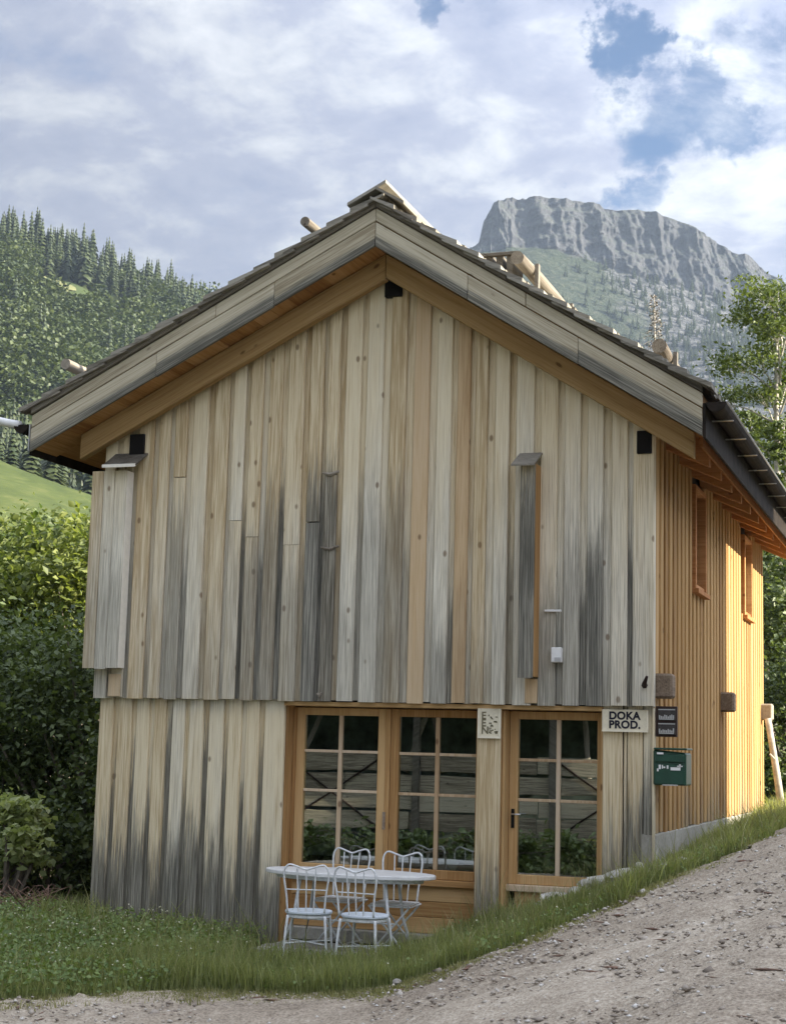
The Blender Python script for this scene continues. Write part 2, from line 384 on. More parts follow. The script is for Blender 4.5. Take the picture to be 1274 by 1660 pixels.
M['drygrass'] = leafmat('dry_grass_blade', (0.15, 0.16, 0.06), (0.34, 0.32, 0.15), 0.3)
M['clover'] = leafmat('clover_leaf', (0.10, 0.155, 0.045), (0.26, 0.33, 0.12), 0.4)
M['petal'] = leafmat('clover_flower', (0.45, 0.44, 0.30), (0.65, 0.62, 0.48), 0.2)
M['bark'] = plain('bark', (0.17, 0.145, 0.115), 0.9, 0, 0.45, 12, 0.6)
M['palebark'] = plain('pale_bark', (0.40, 0.37, 0.32), 0.9, 0, 0.35, 9, 0.5)
M['brush'] = plain('dead_brush', (0.17, 0.105, 0.075), 0.9, 0, 0.5, 20)

m, k, out = mat('gravel')
co = k.add('ShaderNodeTexCoord').outputs['Object']
n1 = k.noise(co, 0.7, 5, 0.6); n2 = k.noise(co, 9, 6, 0.7); v = k.voro(co, 42); v2 = k.voro(co, 95); n3 = k.noise(k.mul(co, (5.0, 14.0, 1.0)), 1.0, 5, 0.65, 0.6)
f = k.math('ADD', k.math('ADD', k.math('MULTIPLY', n1, 0.40), k.math('MULTIPLY', n2, 0.40)), k.math('MULTIPLY', v, 0.22))
c = k.ramp(f, [(0.34, (0.15, 0.118, 0.086)), (0.48, (0.30, 0.25, 0.19)), (0.60, (0.42, 0.36, 0.28)), (0.72, (0.55, 0.49, 0.40))])
c = k.mix(k.math('MULTIPLY', k.maprange(n3, 0.60, 0.70), 0.55), c, (0.10, 0.08, 0.065))
h = k.math('ADD', k.math('MULTIPLY', v, 0.5), k.math('ADD', k.math('MULTIPLY', n2, 0.9), k.math('MULTIPLY', v2, 0.25)))
bsdf(k, out, c, 0.92, k.bump(h, 0.55, 0.03), spec=0.2)
M['gravel'] = m

m, k, out = mat('soil_and_turf')
co = k.add('ShaderNodeTexCoord').outputs['Object']
n1 = k.noise(co, 0.5, 6, 0.6); n2 = k.noise(co, 14, 5, 0.7)
c = k.ramp(k.math('ADD', k.math('MULTIPLY', n1, 0.5), k.math('MULTIPLY', n2, 0.5)), [(0.35, (0.055, 0.06, 0.025)), (0.55, (0.085, 0.095, 0.032)), (0.7, (0.15, 0.13, 0.07))])
bsdf(k, out, c, 0.95, k.bump(n2, 0.6, 0.05), spec=0.1)
M['soil'] = m

m, k, out = mat('meadow')
co = k.add('ShaderNodeTexCoord').outputs['Object']
n1 = k.noise(co, 0.05, 5, 0.6); n2 = k.noise(k.mul(co, (1.0, 0.35, 1.0)), 0.55, 6, 0.7)
c = k.ramp(k.math('ADD', k.math('MULTIPLY', n1, 0.5), k.math('MULTIPLY', n2, 0.5)), [(0.35, (0.034, 0.050, 0.016)), (0.52, (0.060, 0.078, 0.024)), (0.68, (0.115, 0.118, 0.044))])
bsdf(k, out, c, 0.9, k.bump(n2, 0.5, 0.3), spec=0.1)
M['meadow'] = m

m, k, out = mat('forest_floor')
co = k.add('ShaderNodeTexCoord').outputs['Object']
n1 = k.noise(co, 0.03, 6, 0.65)
bsdf(k, out, k.ramp(n1, [(0.3, (0.03, 0.045, 0.018)), (0.7, (0.06, 0.08, 0.028))]), 0.95, spec=0.1)
M['forest_floor'] = m

m, k, out = mat('mountain_rock')
co = k.add('ShaderNodeTexCoord').outputs['Object']
geo = k.add('ShaderNodeNewGeometry')
cl = k.attr('cliff')
n1 = k.noise(co, 0.012, 8, 0.65, 0.4); n2 = k.noise(k.mul(co, (1, 1, 0.22)), 0.06, 8, 0.7, 0.8); n3 = k.noise(co, 0.16, 9, 0.8); n4 = k.noise(k.mul(co, (0.3, 0.3, 1.6)), 0.035, 5, 0.65, 0.6)
rock = k.ramp(k.math('ADD', k.math('ADD', k.math('MULTIPLY', n2, 0.4), k.math('MULTIPLY', n4, 0.25)), k.math('MULTIPLY', k.noise(k.mul(co, (1, 1, .4)), .33, 6, .75, .6), .35)), [(0.36, (0.05, 0.054, 0.062)), (0.46, (0.09, 0.094, 0.102)), (0.56, (0.13, 0.133, 0.138)), (0.68, (0.185, 0.185, 0.184))])
turf = k.ramp(n3, [(0.35, (0.028, 0.042, 0.026)), (0.52, (0.058, 0.075, 0.045)), (0.66, (0.12, 0.125, 0.09))])
scree = k.ramp(n3, [(0.38, (0.025, 0.034, 0.03)), (0.49, (0.10, 0.105, 0.105)), (0.60, (0.22, 0.22, 0.22))])
sc = k.attr('scree')
low = k.mix(k.maprange(k.math('ADD', sc, k.math('MULTIPLY', k.math('SUBTRACT', n1, 0.5), 1.2)), 0.40, 0.62), turf, scree)
nz = k.add('ShaderNodeSeparateXYZ'); k.put(nz.inputs[0], geo.outputs['Normal'])
ledge = k.maprange(k.math('ADD', nz.outputs[2], k.math('MULTIPLY', k.math('SUBTRACT', n3, 0.5), 0.7)), 0.50, 0.72)
rock = k.mix(k.math('MULTIPLY', ledge, 0.35), rock, (0.09, 0.11, 0.07))
f = k.maprange(k.math('ADD', cl, k.math('MULTIPLY', k.math('SUBTRACT', n1, 0.5), 0.9)), 0.42, 0.58)
bsdf(k, out, k.mix(f, low, rock), 0.95, k.bump(k.math('ADD', n2, n3), 0.9, 9.0), spec=0.1)
M['mountain'] = m


# ------------------------------------------------------------------ ground, road, far terrain
def smax(a, b, k): return np.logaddexp(np.asarray(a) / k, np.asarray(b) / k) * k
def gz(X, Y):
    X = np.asarray(X, float); Y = np.asarray(Y, float)
    Xe = np.where(X < 1.6, X, 1.6 + (X - 1.6) * .06)
    Yt = np.where(Y < 0, np.where(Y > -7, .098 * Y, -.686 + .03 * (Y + 7)), .028 * Y)
    Yt = np.where(Y > 12, .336 + .01 * (Y - 12), Yt)
    Yt = np.maximum(Yt, -1.0)
    plane = 1.05 + .323 * Xe + Yt
    flat = .21 + .05 * np.clip(-X - 3.9, 0, 2.2) + np.clip(.05 * (Y + 1.6), -.25, 0)
    z = smax(plane, flat, .07)
    dd = np.clip(-X - 7.4, 0, 40)
    z = z - np.where(dd < 6, .03 * dd * dd, 1.08 + .12 * (dd - 6))
    return z
EDGE = [(-14, -6.2), (-8, -5.6), (-4.97, -4.54), (-4.4, -3.77), (-3.83, -3.24), (-3.19, -2.84), (-2.45, -2.62), (-1.54, -2.72), (-.95, -2.42), (-.52, -1.85), (-.2, -1.45), (.06, -1.05), (.42, -.6), (.76, -.2), (1.0, 1.3), (1.12, 3.5), (1.28, 8), (1.4, 30)]
ROAD = np.array(EDGE + [(6.5, 30), (7.0, 2), (7.5, -18), (1.0, -18), (-2.5, -13.5), (-14, -11.5)])
def inside(X, Y, poly):
    X = np.asarray(X); Y = np.asarray(Y); r = np.zeros(X.shape, bool); n = len(poly)
    for i in range(n):
        (x1, y1), (x2, y2) = poly[i], poly[(i + 1) % n]
        c = ((y1 > Y) != (y2 > Y)) & (X < (x2 - x1) * (Y - y1) / (y2 - y1 + 1e-12) + x1)
        r ^= c
    return r
def grid(xs, ys, zf):
    X, Y = np.meshgrid(xs, ys); Z = zf(X, Y); nx, ny = len(xs), len(ys)
    V = np.stack([X.ravel(), Y.ravel(), Z.ravel()], 1)
    i = np.arange(nx - 1)[None, :] + nx * np.arange(ny - 1)[:, None]
    return V, np.stack([i, i + 1, i + 1 + nx, i + nx], -1).reshape(-1, 4)
def wobble(x, y): return (fbm(np.stack([x * 1.6, y * 1.6, 0 * x], 1), 3, 5) - .5) * .55 + (fbm(np.stack([x * 6, y * 6, 0 * x], 1), 2, 15) - .5) * .32
def axis_pts(lo, hi, a, b, fine, far):
    l = list(np.arange(a, b + 1e-6, fine)); p = a; s = fine
    while p > lo: s = min(s * 1.35, far); p -= s; l.insert(0, p)
    p = l[-1]; s = fine
    while p < hi: s = min(s * 1.35, far); p += s; l.append(p)
    return np.array(l)
def ground_z(X, Y):
    z = gz(X, Y); r = inside(X + 0.0, Y + 0.0, ROAD)
    return np.where(r, z - 0.05, z)
V, F = grid(axis_pts(-9000, 9000, -12, 9, 0.22, 900), axis_pts(-9000, 9000, -18, 14, 0.22, 900), ground_z)
g_ = link('ground', np_mesh('ground', V, F), M['soil'], smooth=True); tag(g_, kind='structure')
V, F = grid(np.concatenate([np.arange(-14, -6, .16), np.arange(-6, 3.4, .05), np.arange(3.4, 7.6, .2)]), np.concatenate([np.arange(-18, -7, .2), np.arange(-7, 3, .05), np.arange(3, 30, .2)]), lambda X, Y: gz(X, Y))
wob = wobble(V[:, 0], V[:, 1])
keep = inside(V[:, 0] + wob, V[:, 1] + wob * .6, ROAD)
V[:, 2] += 0.012 + (fbm(np.stack([V[:, 0] * 2.0, V[:, 1] * 2.0, V[:, 0] * 0], 1), 4, 3) - .5) * .09 + (fbm(np.stack([V[:, 0] * 9, V[:, 1] * 14, V[:, 0] * 0], 1), 3, 9) - .5) * .045
F = F[keep[F].all(1)]
rd = link('gravel_road', np_mesh('gravel_road', V, F), M['gravel'], smooth=True); tag(rd, kind='structure')

def strips(rows, sub, nrow):
    """rows: list of polylines of equal length -> dense grid, Catmull-free linear"""
    R = np.array(rows, float); n = R.shape[1]
    t = np.linspace(0, n - 1, sub); i = np.clip(t.astype(int), 0, n - 2); f = (t - i)[:, None]
    R = R[:, i] * (1 - f) + R[:, i + 1] * f
    out = []
    for a in range(len(rows) - 1):
        for s in np.linspace(0, 1, nrow[a], endpoint=(a == len(rows) - 2)): out.append(R[a] * (1 - s) + R[a + 1] * s)
    A = np.array(out); ny, nx = A.shape[:2]
    i = np.arange(nx - 1)[None, :] + nx * np.arange(ny - 1)[:, None]
    return A, np.stack([i, i + 1, i + 1 + nx, i + nx], -1).reshape(-1, 4)

HTOP = [(-452.8, 483.7, 236.8), (-394.7, 508.0, 213.9), (-359.9, 522.7, 198.9), (-345.9, 528.2, 195.6), (-329.7, 535.0, 188.7), (-318.1, 540.2, 181.6), (-308.8, 544.1, 178.2), (-292.5, 550.4, 175.0), (-283.2, 554.2, 171.5), (-262.2, 562.8, 164.8), (-229.7, 576.3, 152.2), (-197.3, 590.4, 135.9), (-150.9, 610.1, 115.0)]
HMID = [(-334.4, 357.8, 144.6), (-291.5, 375.7, 127.6), (-265.8, 386.6, 116.5), (-255.5, 390.6, 114.1), (-243.5, 395.7, 109.0), (-234.9, 399.6, 103.8), (-228.1, 402.4, 101.3), (-216.0, 407.1, 98.9), (-209.1, 409.9, 96.4), (-193.7, 416.2, 91.3), (-169.6, 426.2, 82.0), (-145.7, 436.6, 70.0), (-111.4, 451.2, 54.6)]
HBOT = [(-209.3, 226.4, 34.4), (-182.2, 235.9, 35.1), (-166.0, 241.6, 35.6), (-159.5, 243.9, 35.8), (-151.9, 246.5, 36.0), (-146.5, 248.4, 36.2), (-142.2, 250.0, 36.3), (-134.6, 252.6, 36.5), (-130.2, 254.2, 36.6), (-120.5, 257.6, 36.9), (-105.4, 262.9, 37.3), (-90.2, 268.2, 37.7), (-68.5, 275.8, 38.4)]
HBASE = [(x * .8, y * .8, -12) for x, y, z in HBOT]
HBACK = [(x * 1.25, y * 1.3, z - 120) for x, y, z in HTOP]
A, F = strips([HBASE, HBOT, HMID, HTOP, HBACK], 90, [6, 22, 24, 12])
sh = A.shape[:2]; P = A.reshape(-1, 3)
P = P + np.array([0, 0, 1]) * ((fbm(P * .02, 4, 2) - .5) * 14)[:, None]
hill = link('forested_hill', np_mesh('forested_hill', P, F), M['forest_floor'], smooth=True); tag(hill, kind='structure')
HG = P.reshape(*sh, 3)
MTOP = [(-152.6, 146.8, 54.7), (-130.1, 156.4, 44.6), (-115.1, 162.7, 38.4), (-103.4, 167.6, 33.4), (-92.6, 172.2, 28.6), (-81.3, 177.0, 24.2), (-62.5, 184.4, 19.1)]
MBOT = [(-79.2, 73.6, 3.4), (-67.3, 77.8, 3.8), (-59.4, 80.6, 4.0), (-53.2, 82.8, 3.8), (-47.5, 84.9, 3.5), (-41.5, 87.1, 3.3), (-31.6, 90.6, 3.1)]
A, F = strips([[(x * .8, y * .8, -8) for x, y, z in MBOT], MBOT, MTOP, [(x * 1.15, y * 1.15, z - 2) for x, y, z in MTOP], [(x * 1.4, y * 1.4, -15) for x, y, z in MTOP]], 60, [4, 30, 5, 6])
P = A.reshape(-1, 3); P = P + np.array([0, 0, 1]) * ((fbm(P * .05, 3, 4) - .5) * 2.4)[:, None]
tag(link('meadow', np_mesh('meadow', P, F), M['meadow'], smooth=True), kind='structure')

TOP = [(-533.2, 1346.2, 371.0), (-488.9, 1355.6, 412.0), (-455.9, 1363.6, 435.6), (-433.9, 1369.2, 450.4), (-414.0, 1373.3, 469.7), (-409.2, 1372.0, 489.2), (-400.2, 1372.8, 504.8), (-383.8, 1377.6, 511.4), (-346.0, 1391.0, 511.4), (-313.6, 1403.3, 506.6), (-292.0, 1411.4, 503.8), (-259.6, 1423.4, 500.8), (-238.2, 1432.3, 492.9), (-211.4, 1443.9, 479.4), (-190.1, 1453.6, 465.9), (-176.6, 1458.7, 464.0), (-163.4, 1465.6, 449.6), (-145.3, 1473.9, 437.6), (-78.2, 1504.4, 395.3), (7.2, 1543.2, 340.9)]
CB = [(-515.6, 1302.4, 347.8), (-472.8, 1311.5, 387.4), (-440.8, 1318.9, 413.0), (-419.6, 1324.2, 427.3), (-400.3, 1328.3, 445.4), (-396.1, 1329.4, 447.7), (-387.7, 1332.2, 449.0), (-372.0, 1337.6, 450.6), (-335.4, 1350.9, 448.9), (-304.2, 1363.5, 438.8), (-283.5, 1371.8, 433.3), (-252.2, 1383.9, 426.5), (-231.4, 1392.2, 420.5), (-205.5, 1402.9, 411.4), (-184.7, 1411.2, 405.4), (-171.8, 1416.5, 401.4), (-158.9, 1422.3, 393.5), (-141.3, 1429.7, 385.8), (-76.2, 1458.6, 349.2), (6.4, 1495.3, 302.2)]
MID = [(-426.8, 1079.3, 260.9), (-392.2, 1091.4, 261.9), (-366.2, 1100.6, 262.6), (-348.9, 1106.7, 263.1), (-333.3, 1112.2, 263.6), (-329.8, 1113.4, 263.7), (-322.9, 1115.8, 263.9), (-309.9, 1120.4, 264.2), (-279.6, 1131.0, 265.1), (-253.6, 1140.2, 265.8), (-236.3, 1146.3, 266.3), (-210.3, 1155.4, 267.0), (-193.0, 1161.5, 267.5), (-171.3, 1169.1, 268.2), (-154.0, 1175.2, 268.6), (-143.2, 1179.0, 269.0), (-132.3, 1182.8, 269.2), (-117.6, 1188.0, 269.7), (-63.0, 1207.2, 271.2), (6.3, 1231.5, 273.2)]
BOT = [(-287.5, 739.0, 8.1), (-264.4, 747.1, 8.8), (-247.1, 753.2, 9.2), (-235.6, 757.2, 9.6), (-225.2, 760.9, 9.9), (-222.8, 761.7, 9.9), (-218.2, 763.3, 10.0), (-209.6, 766.4, 10.3), (-189.4, 773.5, 10.9), (-172.0, 779.6, 11.4), (-160.5, 783.6, 11.7), (-143.2, 789.7, 12.2), (-131.6, 793.8, 12.5), (-117.2, 798.8, 12.9), (-105.6, 802.9, 13.2), (-98.4, 805.4, 13.4), (-91.2, 808.0, 13.6), (-81.4, 811.4, 13.9), (-45.0, 824.2, 15.0), (1.2, 840.5, 16.3)]
BACK = [(x * 1.22, y * 1.22, z - 60) for x, y, z in TOP]; BACK2 = [(x * 1.38, y * 1.38, -30) for x, y, z in TOP]
rows = [BOT, MID, CB, TOP, BACK, BACK2]; nr = [24, 90, 100, 8, 8]
A, F = strips(rows, 460, nr)
ny, nx = A.shape[:2]; rid = np.concatenate([np.full(c, i) for i, c in enumerate(nr)]); fr_ = np.concatenate([np.linspace(0, 1, c, endpoint=(i == len(nr) - 1)) for i, c in enumerate(nr)])
cliff = np.where(rid == 2, 1.0, np.where(rid == 1, np.clip((fr_ - .90) / .1, 0, 1) * .5, np.where(rid == 3, .6, 0.0)))
P = A.reshape(-1, 3); C2 = np.repeat(cliff, nx)
lat = P @ np.array([0.943, 0.3316, 0.0267]); dep = P[:, 2]
gul = np.abs(fbm(np.stack([lat * .035, dep * .008, 0 * lat], 1), 5, 11) - .5) * 2
crk = np.abs(fbm(np.stack([lat * .11, dep * .03, 0 * lat], 1), 4, 21) - .5) * 2
strat = fbm(np.stack([lat * .006, dep * .09, 0 * lat], 1), 3, 31) - .5
fwd = np.array([-.335, .942, 0.0])
cm = np.clip(C2, 0, 1)
crk2 = np.abs(fbm(np.stack([lat * .3, dep * .11, 0 * lat], 1), 3, 51) - .5) * 2
ledg = np.abs(((dep + 14 * fbm(np.stack([lat * .02, 0 * lat, 0 * lat], 1), 3, 61)) / 17.0) % 1.0 - .5) * 2
disp = cm * (np.minimum(gul, .4) * 26 + np.sqrt(crk) * 8 + crk2 * 4 + ledg * 2 + strat * 6 - 15)
P = P + fwd * disp[:, None]
rough_ = (fbm(P * .012, 5, 41) - .5) * 34 * (1 - cm) + cm * (fbm(P * .04, 4, 43) - .5) * 7
P[:, 2] += rough_ * np.repeat(np.where(rid == 0, fr_, np.where(rid == 4, .5, 1.0)), nx)
me = np_mesh('mountain', P, F); mt = link('mountain', me, M['mountain']); tag(mt, kind='structure')
a = me.attributes.new('cliff', 'FLOAT', 'POINT'); a.data.foreach_set('value', C2.astype(np.float32))
latn = (lat - lat.min()) / (lat.max() - lat.min()); scr = np.clip((np.tile(np.linspace(0, 1, nx), ny) - .40) / .28, 0, 1) * np.repeat(np.where(rid <= 1, 1.0, .4), nx)
a = me.attributes.new('scree', 'FLOAT', 'POINT'); a.data.foreach_set('value', scr.astype(np.float32))
MG = P.reshape(ny, nx, 3)

# ------------------------------------------------------------------ the house
H0 = Vector((-2.9, 0.0, 0.3))
house = empty('wooden_house', H0, 'old gabled wooden house clad in weathered vertical boards with shingle roof', 'house')
XR, WL, LEN = -2.66, -5.84, 8.6                    # ridge line, left wall, depth
def barge_z(x): return 7.05 + (.509 * (x - XR) if x < XR else -.634 * (x - XR))
def wall_top(x): return barge_z(x) - 0.14
def roof_z(x): return barge_z(x) + 0.53

def vboard(name, x0, x1, z0, top, yf, th, mt, stain=0.0, stain_z=0.0, c=.008, parent=None, **kw):
    """upright board facing the road, front corners eased, top cut to follow top(x)"""
    sec = [(x0, yf + th), (x0, yf + c), (x0 + c, yf), (x1 - c, yf), (x1, yf + c), (x1, yf + th)]
    tz = [top(p[0]) if callable(top) else top for p in sec]
    b = MB(); n = len(sec); j = random.uniform(-.008, .008)
    b.pts([(x, y, z0 + j) for x, y in sec] + [(x, y, z) for (x, y), z in zip(sec, tz)], [tuple(range(n))[::-1], tuple(range(n, 2 * n))] + [(i, (i + 1) % n, n + (i + 1) % n, n + i) for i in range(n)])
    return b.build(name, mt, parent or house, stain=stain, stain_z=stain_z, **kw)

def PX(u): return WL + (u - 152) / (1062 - 152) * 5.86
# rain-blackened columns seen on the upper gable: (from px, to px, strength, height the stain reaches)
STN = [(150, 215, .45, 3.6), (278, 318, .62, 4.35), (318, 335, .2, 3.4), (336, 384, .22, 3.4), (385, 414, .62, 4.1), (414, 436, .5, 3.9), (436, 478, .85, 4.6), (478, 516, .6, 4.4), (516, 555, 1.0, 4.9), (555, 590, .3, 3.9), (590, 655, .6, 4.5), (655, 692, .5, 4.4), (692, 735, .15, 3.4), (735, 782, .55, 3.55), (782, 830, .3, 3.3), (830, 885, .5, 3.9), (885, 925, .8, 3.75), (925, 990, .8, 3.8), (990, 1024, .35, 3.3), (1024, 1045, .75, 4.0), (1045, 1062, .3, 3.3)]
def stain_at(x):
    u = (x - WL) / 5.86 * 910 + 152
    for a, b, s, z in STN:
        if a <= u < b: return s, z
    return .2, 3.3
x = WL; i = 0
ORANGE = [PX(712), PX(772)]
while x < 0.015:
    wv = random.uniform(.125, .185); gv = random.uniform(.05, .085)
    if x + wv > -.05: wv = 0.02 - x; gv = 0
    cx = x + wv / 2; s, sz = stain_at(cx)
    mt_ = M['orange_board'] if min(abs(cx - o) for o in ORANGE) < .1 else M['facade']
    top = wall_top
    yf = -.094 + random.uniform(-.008, .006)
    sz += random.uniform(-.55, .45) * (1.0 if s < .85 else .4); s = min(1, s * (random.uniform(.25, 1.3) if s < .9 else random.uniform(.9, 1.2)))
    if random.random() < .30 and 0.5 < i < 20:      # butt joint where two lengths meet
        zj = random.uniform(4.1, 4.9)
        vboard('plank', x, x + wv, 2.585, zj - .003, yf, .032, mt_, s, sz)
        vboard('plank', x, x + wv, zj + .003, top, yf + random.uniform(-.003, .004), .032, mt_, s, sz)
    else:
        vboard('plank', x, x + wv, 2.585, top, yf, .032, mt_, s, sz)
    if gv:
        s2, sz2 = stain_at(x + wv + gv / 2)
        vboard('plank', x + wv - .02, x + wv + gv + .02, 2.592, top, -.05 + random.uniform(-.004, .004), .025, M['facade'], min(1, s2 * random.uniform(.7, 1.5) + .1), sz2 + random.uniform(-.4, .4))
    x += wv + gv; i += 1
# lower wall to the left of the windows
x = WL + .04; i = 0
while x < -3.72:
    wv = random.uniform(.135, .165); gv = random.uniform(.055, .075)
    if x + wv + gv > -3.80: wv = -3.70 - x; gv = 0
    vboard('plank', x, x + wv, float(gz(x, 0)) - .05, 2.60, random.uniform(-.012, .004), .04, M['facade'], 1.0, random.uniform(.95, 1.45))
    if gv: vboard('plank', x + wv - .02, x + wv + gv + .02, float(gz(x, 0)) - .05, 2.60, .032, .025, M['facade'], 1.0, random.uniform(1.7, 2.5))
    x += wv + gv
# boards to the right of the door and the post between windows and door
for xa, xb, y_, s in ((-.47, -.285, .0, .75), (-.275, -.245, .02, .8), (-.235, -.095, -.004, .9), (-.088, .0, .002, .95)):
    vboard('plank', xa, xb, .72 + (xa + .47) * .3, 2.60, y_, .03, M['facade'], min(1, s + .1), 1.5 + (xa + .47) * 1.3)
vboard('post', -1.69, -1.455, .38, 2.60, -.012, .03, M['facade'], .9, 1.05, parent=house)
MB().box(-1.69, -1.455, .021, .27, .38, 2.585).build('post', M['warm'], house, .006)
MB().box(-3.745, -3.695, .062, .27, .2, 2.585).build('jamb', M['warm'], house, .005)
MB().box(-.495, -.445, .035, .27, .75, 2.585).build('jamb', M['warm'], house, .005)
# backing walls, side, rear
MB().box(WL + .04, -3.75, .06, .28, -.4, 2.6).build('wall', M['dark_in'], house)
MB().box(-.44, -.06, .032, .28, .0, 2.6).build('wall', M['dark_in'], house)
MB().prism([(WL, 2.60), (-.02, 2.60), (-.02, 5.1), (XR, 6.85), (WL, 5.2)], -.03, .30).build('wall', M['dark_in'], house)
MB().box(WL, WL + .12, .33, LEN, -.8, 5.1).build('wall', M['side'], house, stain=0, stain_z=0)
MB().prism([(WL, -.5), (0, -.5), (0, 5.1), (XR, 6.8), (WL, 5.1)], LEN - .15, LEN).build('wall', M['side'], house, stain=0, stain_z=0)
MB().box(-.14, -.05, .31, LEN - .16, 1.3, 5.25).build('wall', M['dark_in'], house)
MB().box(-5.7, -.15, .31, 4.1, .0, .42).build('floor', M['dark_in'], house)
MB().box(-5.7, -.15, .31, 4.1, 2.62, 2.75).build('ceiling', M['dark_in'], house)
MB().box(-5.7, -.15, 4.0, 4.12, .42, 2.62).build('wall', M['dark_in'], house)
# soffit over the recessed windows and lintel
MB().box(-3.70, -.47, -.03, .30, 2.54, 2.583).build('lintel', M['warm_x'], house, .004)
# side wall: foundation and golden boards
MB().box(-.15, .022, .0, LEN, -.3, 1.425).build('foundation', M['concrete'], house, .01)
MB().box(-.47, -.05, .005, .02, .2, .93).build('foundation', M['concrete'], house)
WIN = [(2.30, 2.95, 3.98, 5.0), (6.42, 7.08, 4.05, 5.0)]     # narrow side windows: y0,y1,z0,z1
def sboard(y0, y1, z0, z1, xf, th):
    c = .007; sec = [(xf - th, y0), (xf - c, y0), (xf, y0 + c), (xf, y1 - c), (xf - c, y1), (xf - th, y1)]
    MB().prism(sec, z0 + random.uniform(-.012, .012), z1, 'z').build('plank', M['side'], house, stain=random.uniform(.5, .9), stain_z=1.55 + random.uniform(-.35, .3))
y = .035
while y < LEN - .05:
    wv = random.uniform(.135, .165); gv = random.uniform(.085, .115)
    for (ya, yb, xf, th) in ((y, min(y + wv, LEN), .02, .03), (y + wv - .01, min(y + wv + gv + .01, LEN), -.012, .03)):
        if yb - ya < .02: continue
        hit = [q for q in WIN if ya < q[1] and yb > q[0]]
        if hit:
            q = hit[0]; sboard(ya, yb, 1.432, q[2] - .05, xf, th)
        else: sboard(ya, yb, 1.432, 5.22, xf, th)
    y += wv + gv
MB().box(-.0, .022, -.035, .028, 1.0, 2.58).build('corner_board', M['facade'], house, .004, stain=.5, stain_z=1.6)
MB().box(-.008, .022, -.06, .0, 2.585, 5.2).build('corner_board', M['facade'], house, .004, stain=.1, stain_z=3.)
for (y0, y1, z0, z1) in WIN:
    wn = MB().box(-.03, .05, y0 - .07, y0, z0 - .07, z1 + .05).box(-.03, .05, y1, y1 + .07, z0 - .07, z1 + .05).box(-.03, .049, y0, y1, z1, z1 + .05).build('window', M['rafter'], house, .004)
    MB().box(-.03, .085, y0 - .09, y1 + .09, z0 - .11, z0 - .06).build('sill', M['rafter'], wn, .004)
    MB().box(-.03, .03, y0, y1, z0 - .058, z0).build('frame', M['rafter'], wn)
    MB().box(-.028, -.02, y0, y1, z0, z1).build('pane', M['glass'], wn)

# windows and door, set back in the opening
YG = .235
def glazed(x0, x1, z0, z1, xm, rails, name, panel):
    o = MB().box(x0 - .085, x0, YG - .03, YG + .05, z0 - .09, z1 + .075).box(x1, x1 + .085, YG - .03, YG + .05, z0 - .09, z1 + .075) \
        .box(x0, x1, YG - .029, YG + .049, z1, z1 + .075).box(x0, x1, YG - .029, YG + .049, z0 - .09, z0).build(name, M['warm'], house, .005)
    MB().box(xm - .02, xm + .02, YG - .018, YG + .03, z0 + .001, z1 - .001).build('muntin', M['pale'], o, .004)
    zs = [z0] + rails[::-1] + [z1]
    for r in rails:
        MB().box(x0 + .001, xm - .021, YG - .014, YG + .028, r - .014, r + .014).box(xm + .021, x1 - .001, YG - .014, YG + .028, r - .014, r + .014).build('muntin', M['pale'], o, .003)
    for i in range(len(zs) - 1):
        for xa, xb in ((x0, xm), (xm, x1)):
            MB().box(xa + .003, xb - .003, YG + .006, YG + .012, zs[i] + .003, zs[i + 1] - .003).build('pane', M['glass'], o)
    MB().box(x0 - .09, x1 + .09, YG - .075, YG + .05, z0 - .155, z0 - .092).build('sill', M['pale'] if panel else M['warm_x'], o, .006)
    return o
glazed(-3.565, -2.775, .99, 2.455, -3.18, [2.098, 1.708], 'window', False)
glazed(-2.555, -1.76, .985, 2.455, -2.16, [2.094, 1.702], 'window', False)
MB().box(-2.688, -2.642, YG - .04, YG + .05, .89, 2.53).build('mullion', M['warm'], house, .004)
MB().box(-3.693, -3.652, YG - .02, YG + .05, .5, 2.53).build('jamb', M['warm'], house, .004)
for j, (za, zb) in enumerate(((.38, .53), (.533, .68), (.683, .828))):
    MB().box(-3.69, -1.695, YG - .015 + .004 * (j % 2), YG + .03, za, zb).build('panel_board', M['warm_x'], house, .005)
MB().box(-3.69, -1.695, YG - .1, YG + .03, .25, .377).build('threshold', M['concrete'], house, .01)
door = glazed(-1.338, -.565, .985, 2.455, -.945, [2.067, 1.687], 'door', True)
MB().box(-1.452, -1.426, .05, YG + .05, .52, 2.53).build('jamb', M['warm'], house, .004)
MB().box(-1.36, -.5, YG - .012, YG + .03, .66, .826).build('panel_board', M['warm_x'], house, .005)
MB().box(-1.36, -.5, YG - .03, YG + .03, .52, .657).build('threshold', M['pale'], house, .006)
h_ = MB().box(-1.395, -1.365, YG - .042, YG - .03, 1.42, 1.60).build('handle_plate', M['black'], door)
MB().tube([(-1.38, YG - .04, 1.55), (-1.38, YG - .085, 1.55), (-1.29, YG - .09, 1.55)], .009, 6).build('handle', M['zinc'], door, smooth=True)
MB().box(-2.70, -2.672, YG - .052, YG - .041, 1.35, 1.52).build('handle_plate', M['oldlog'], house)

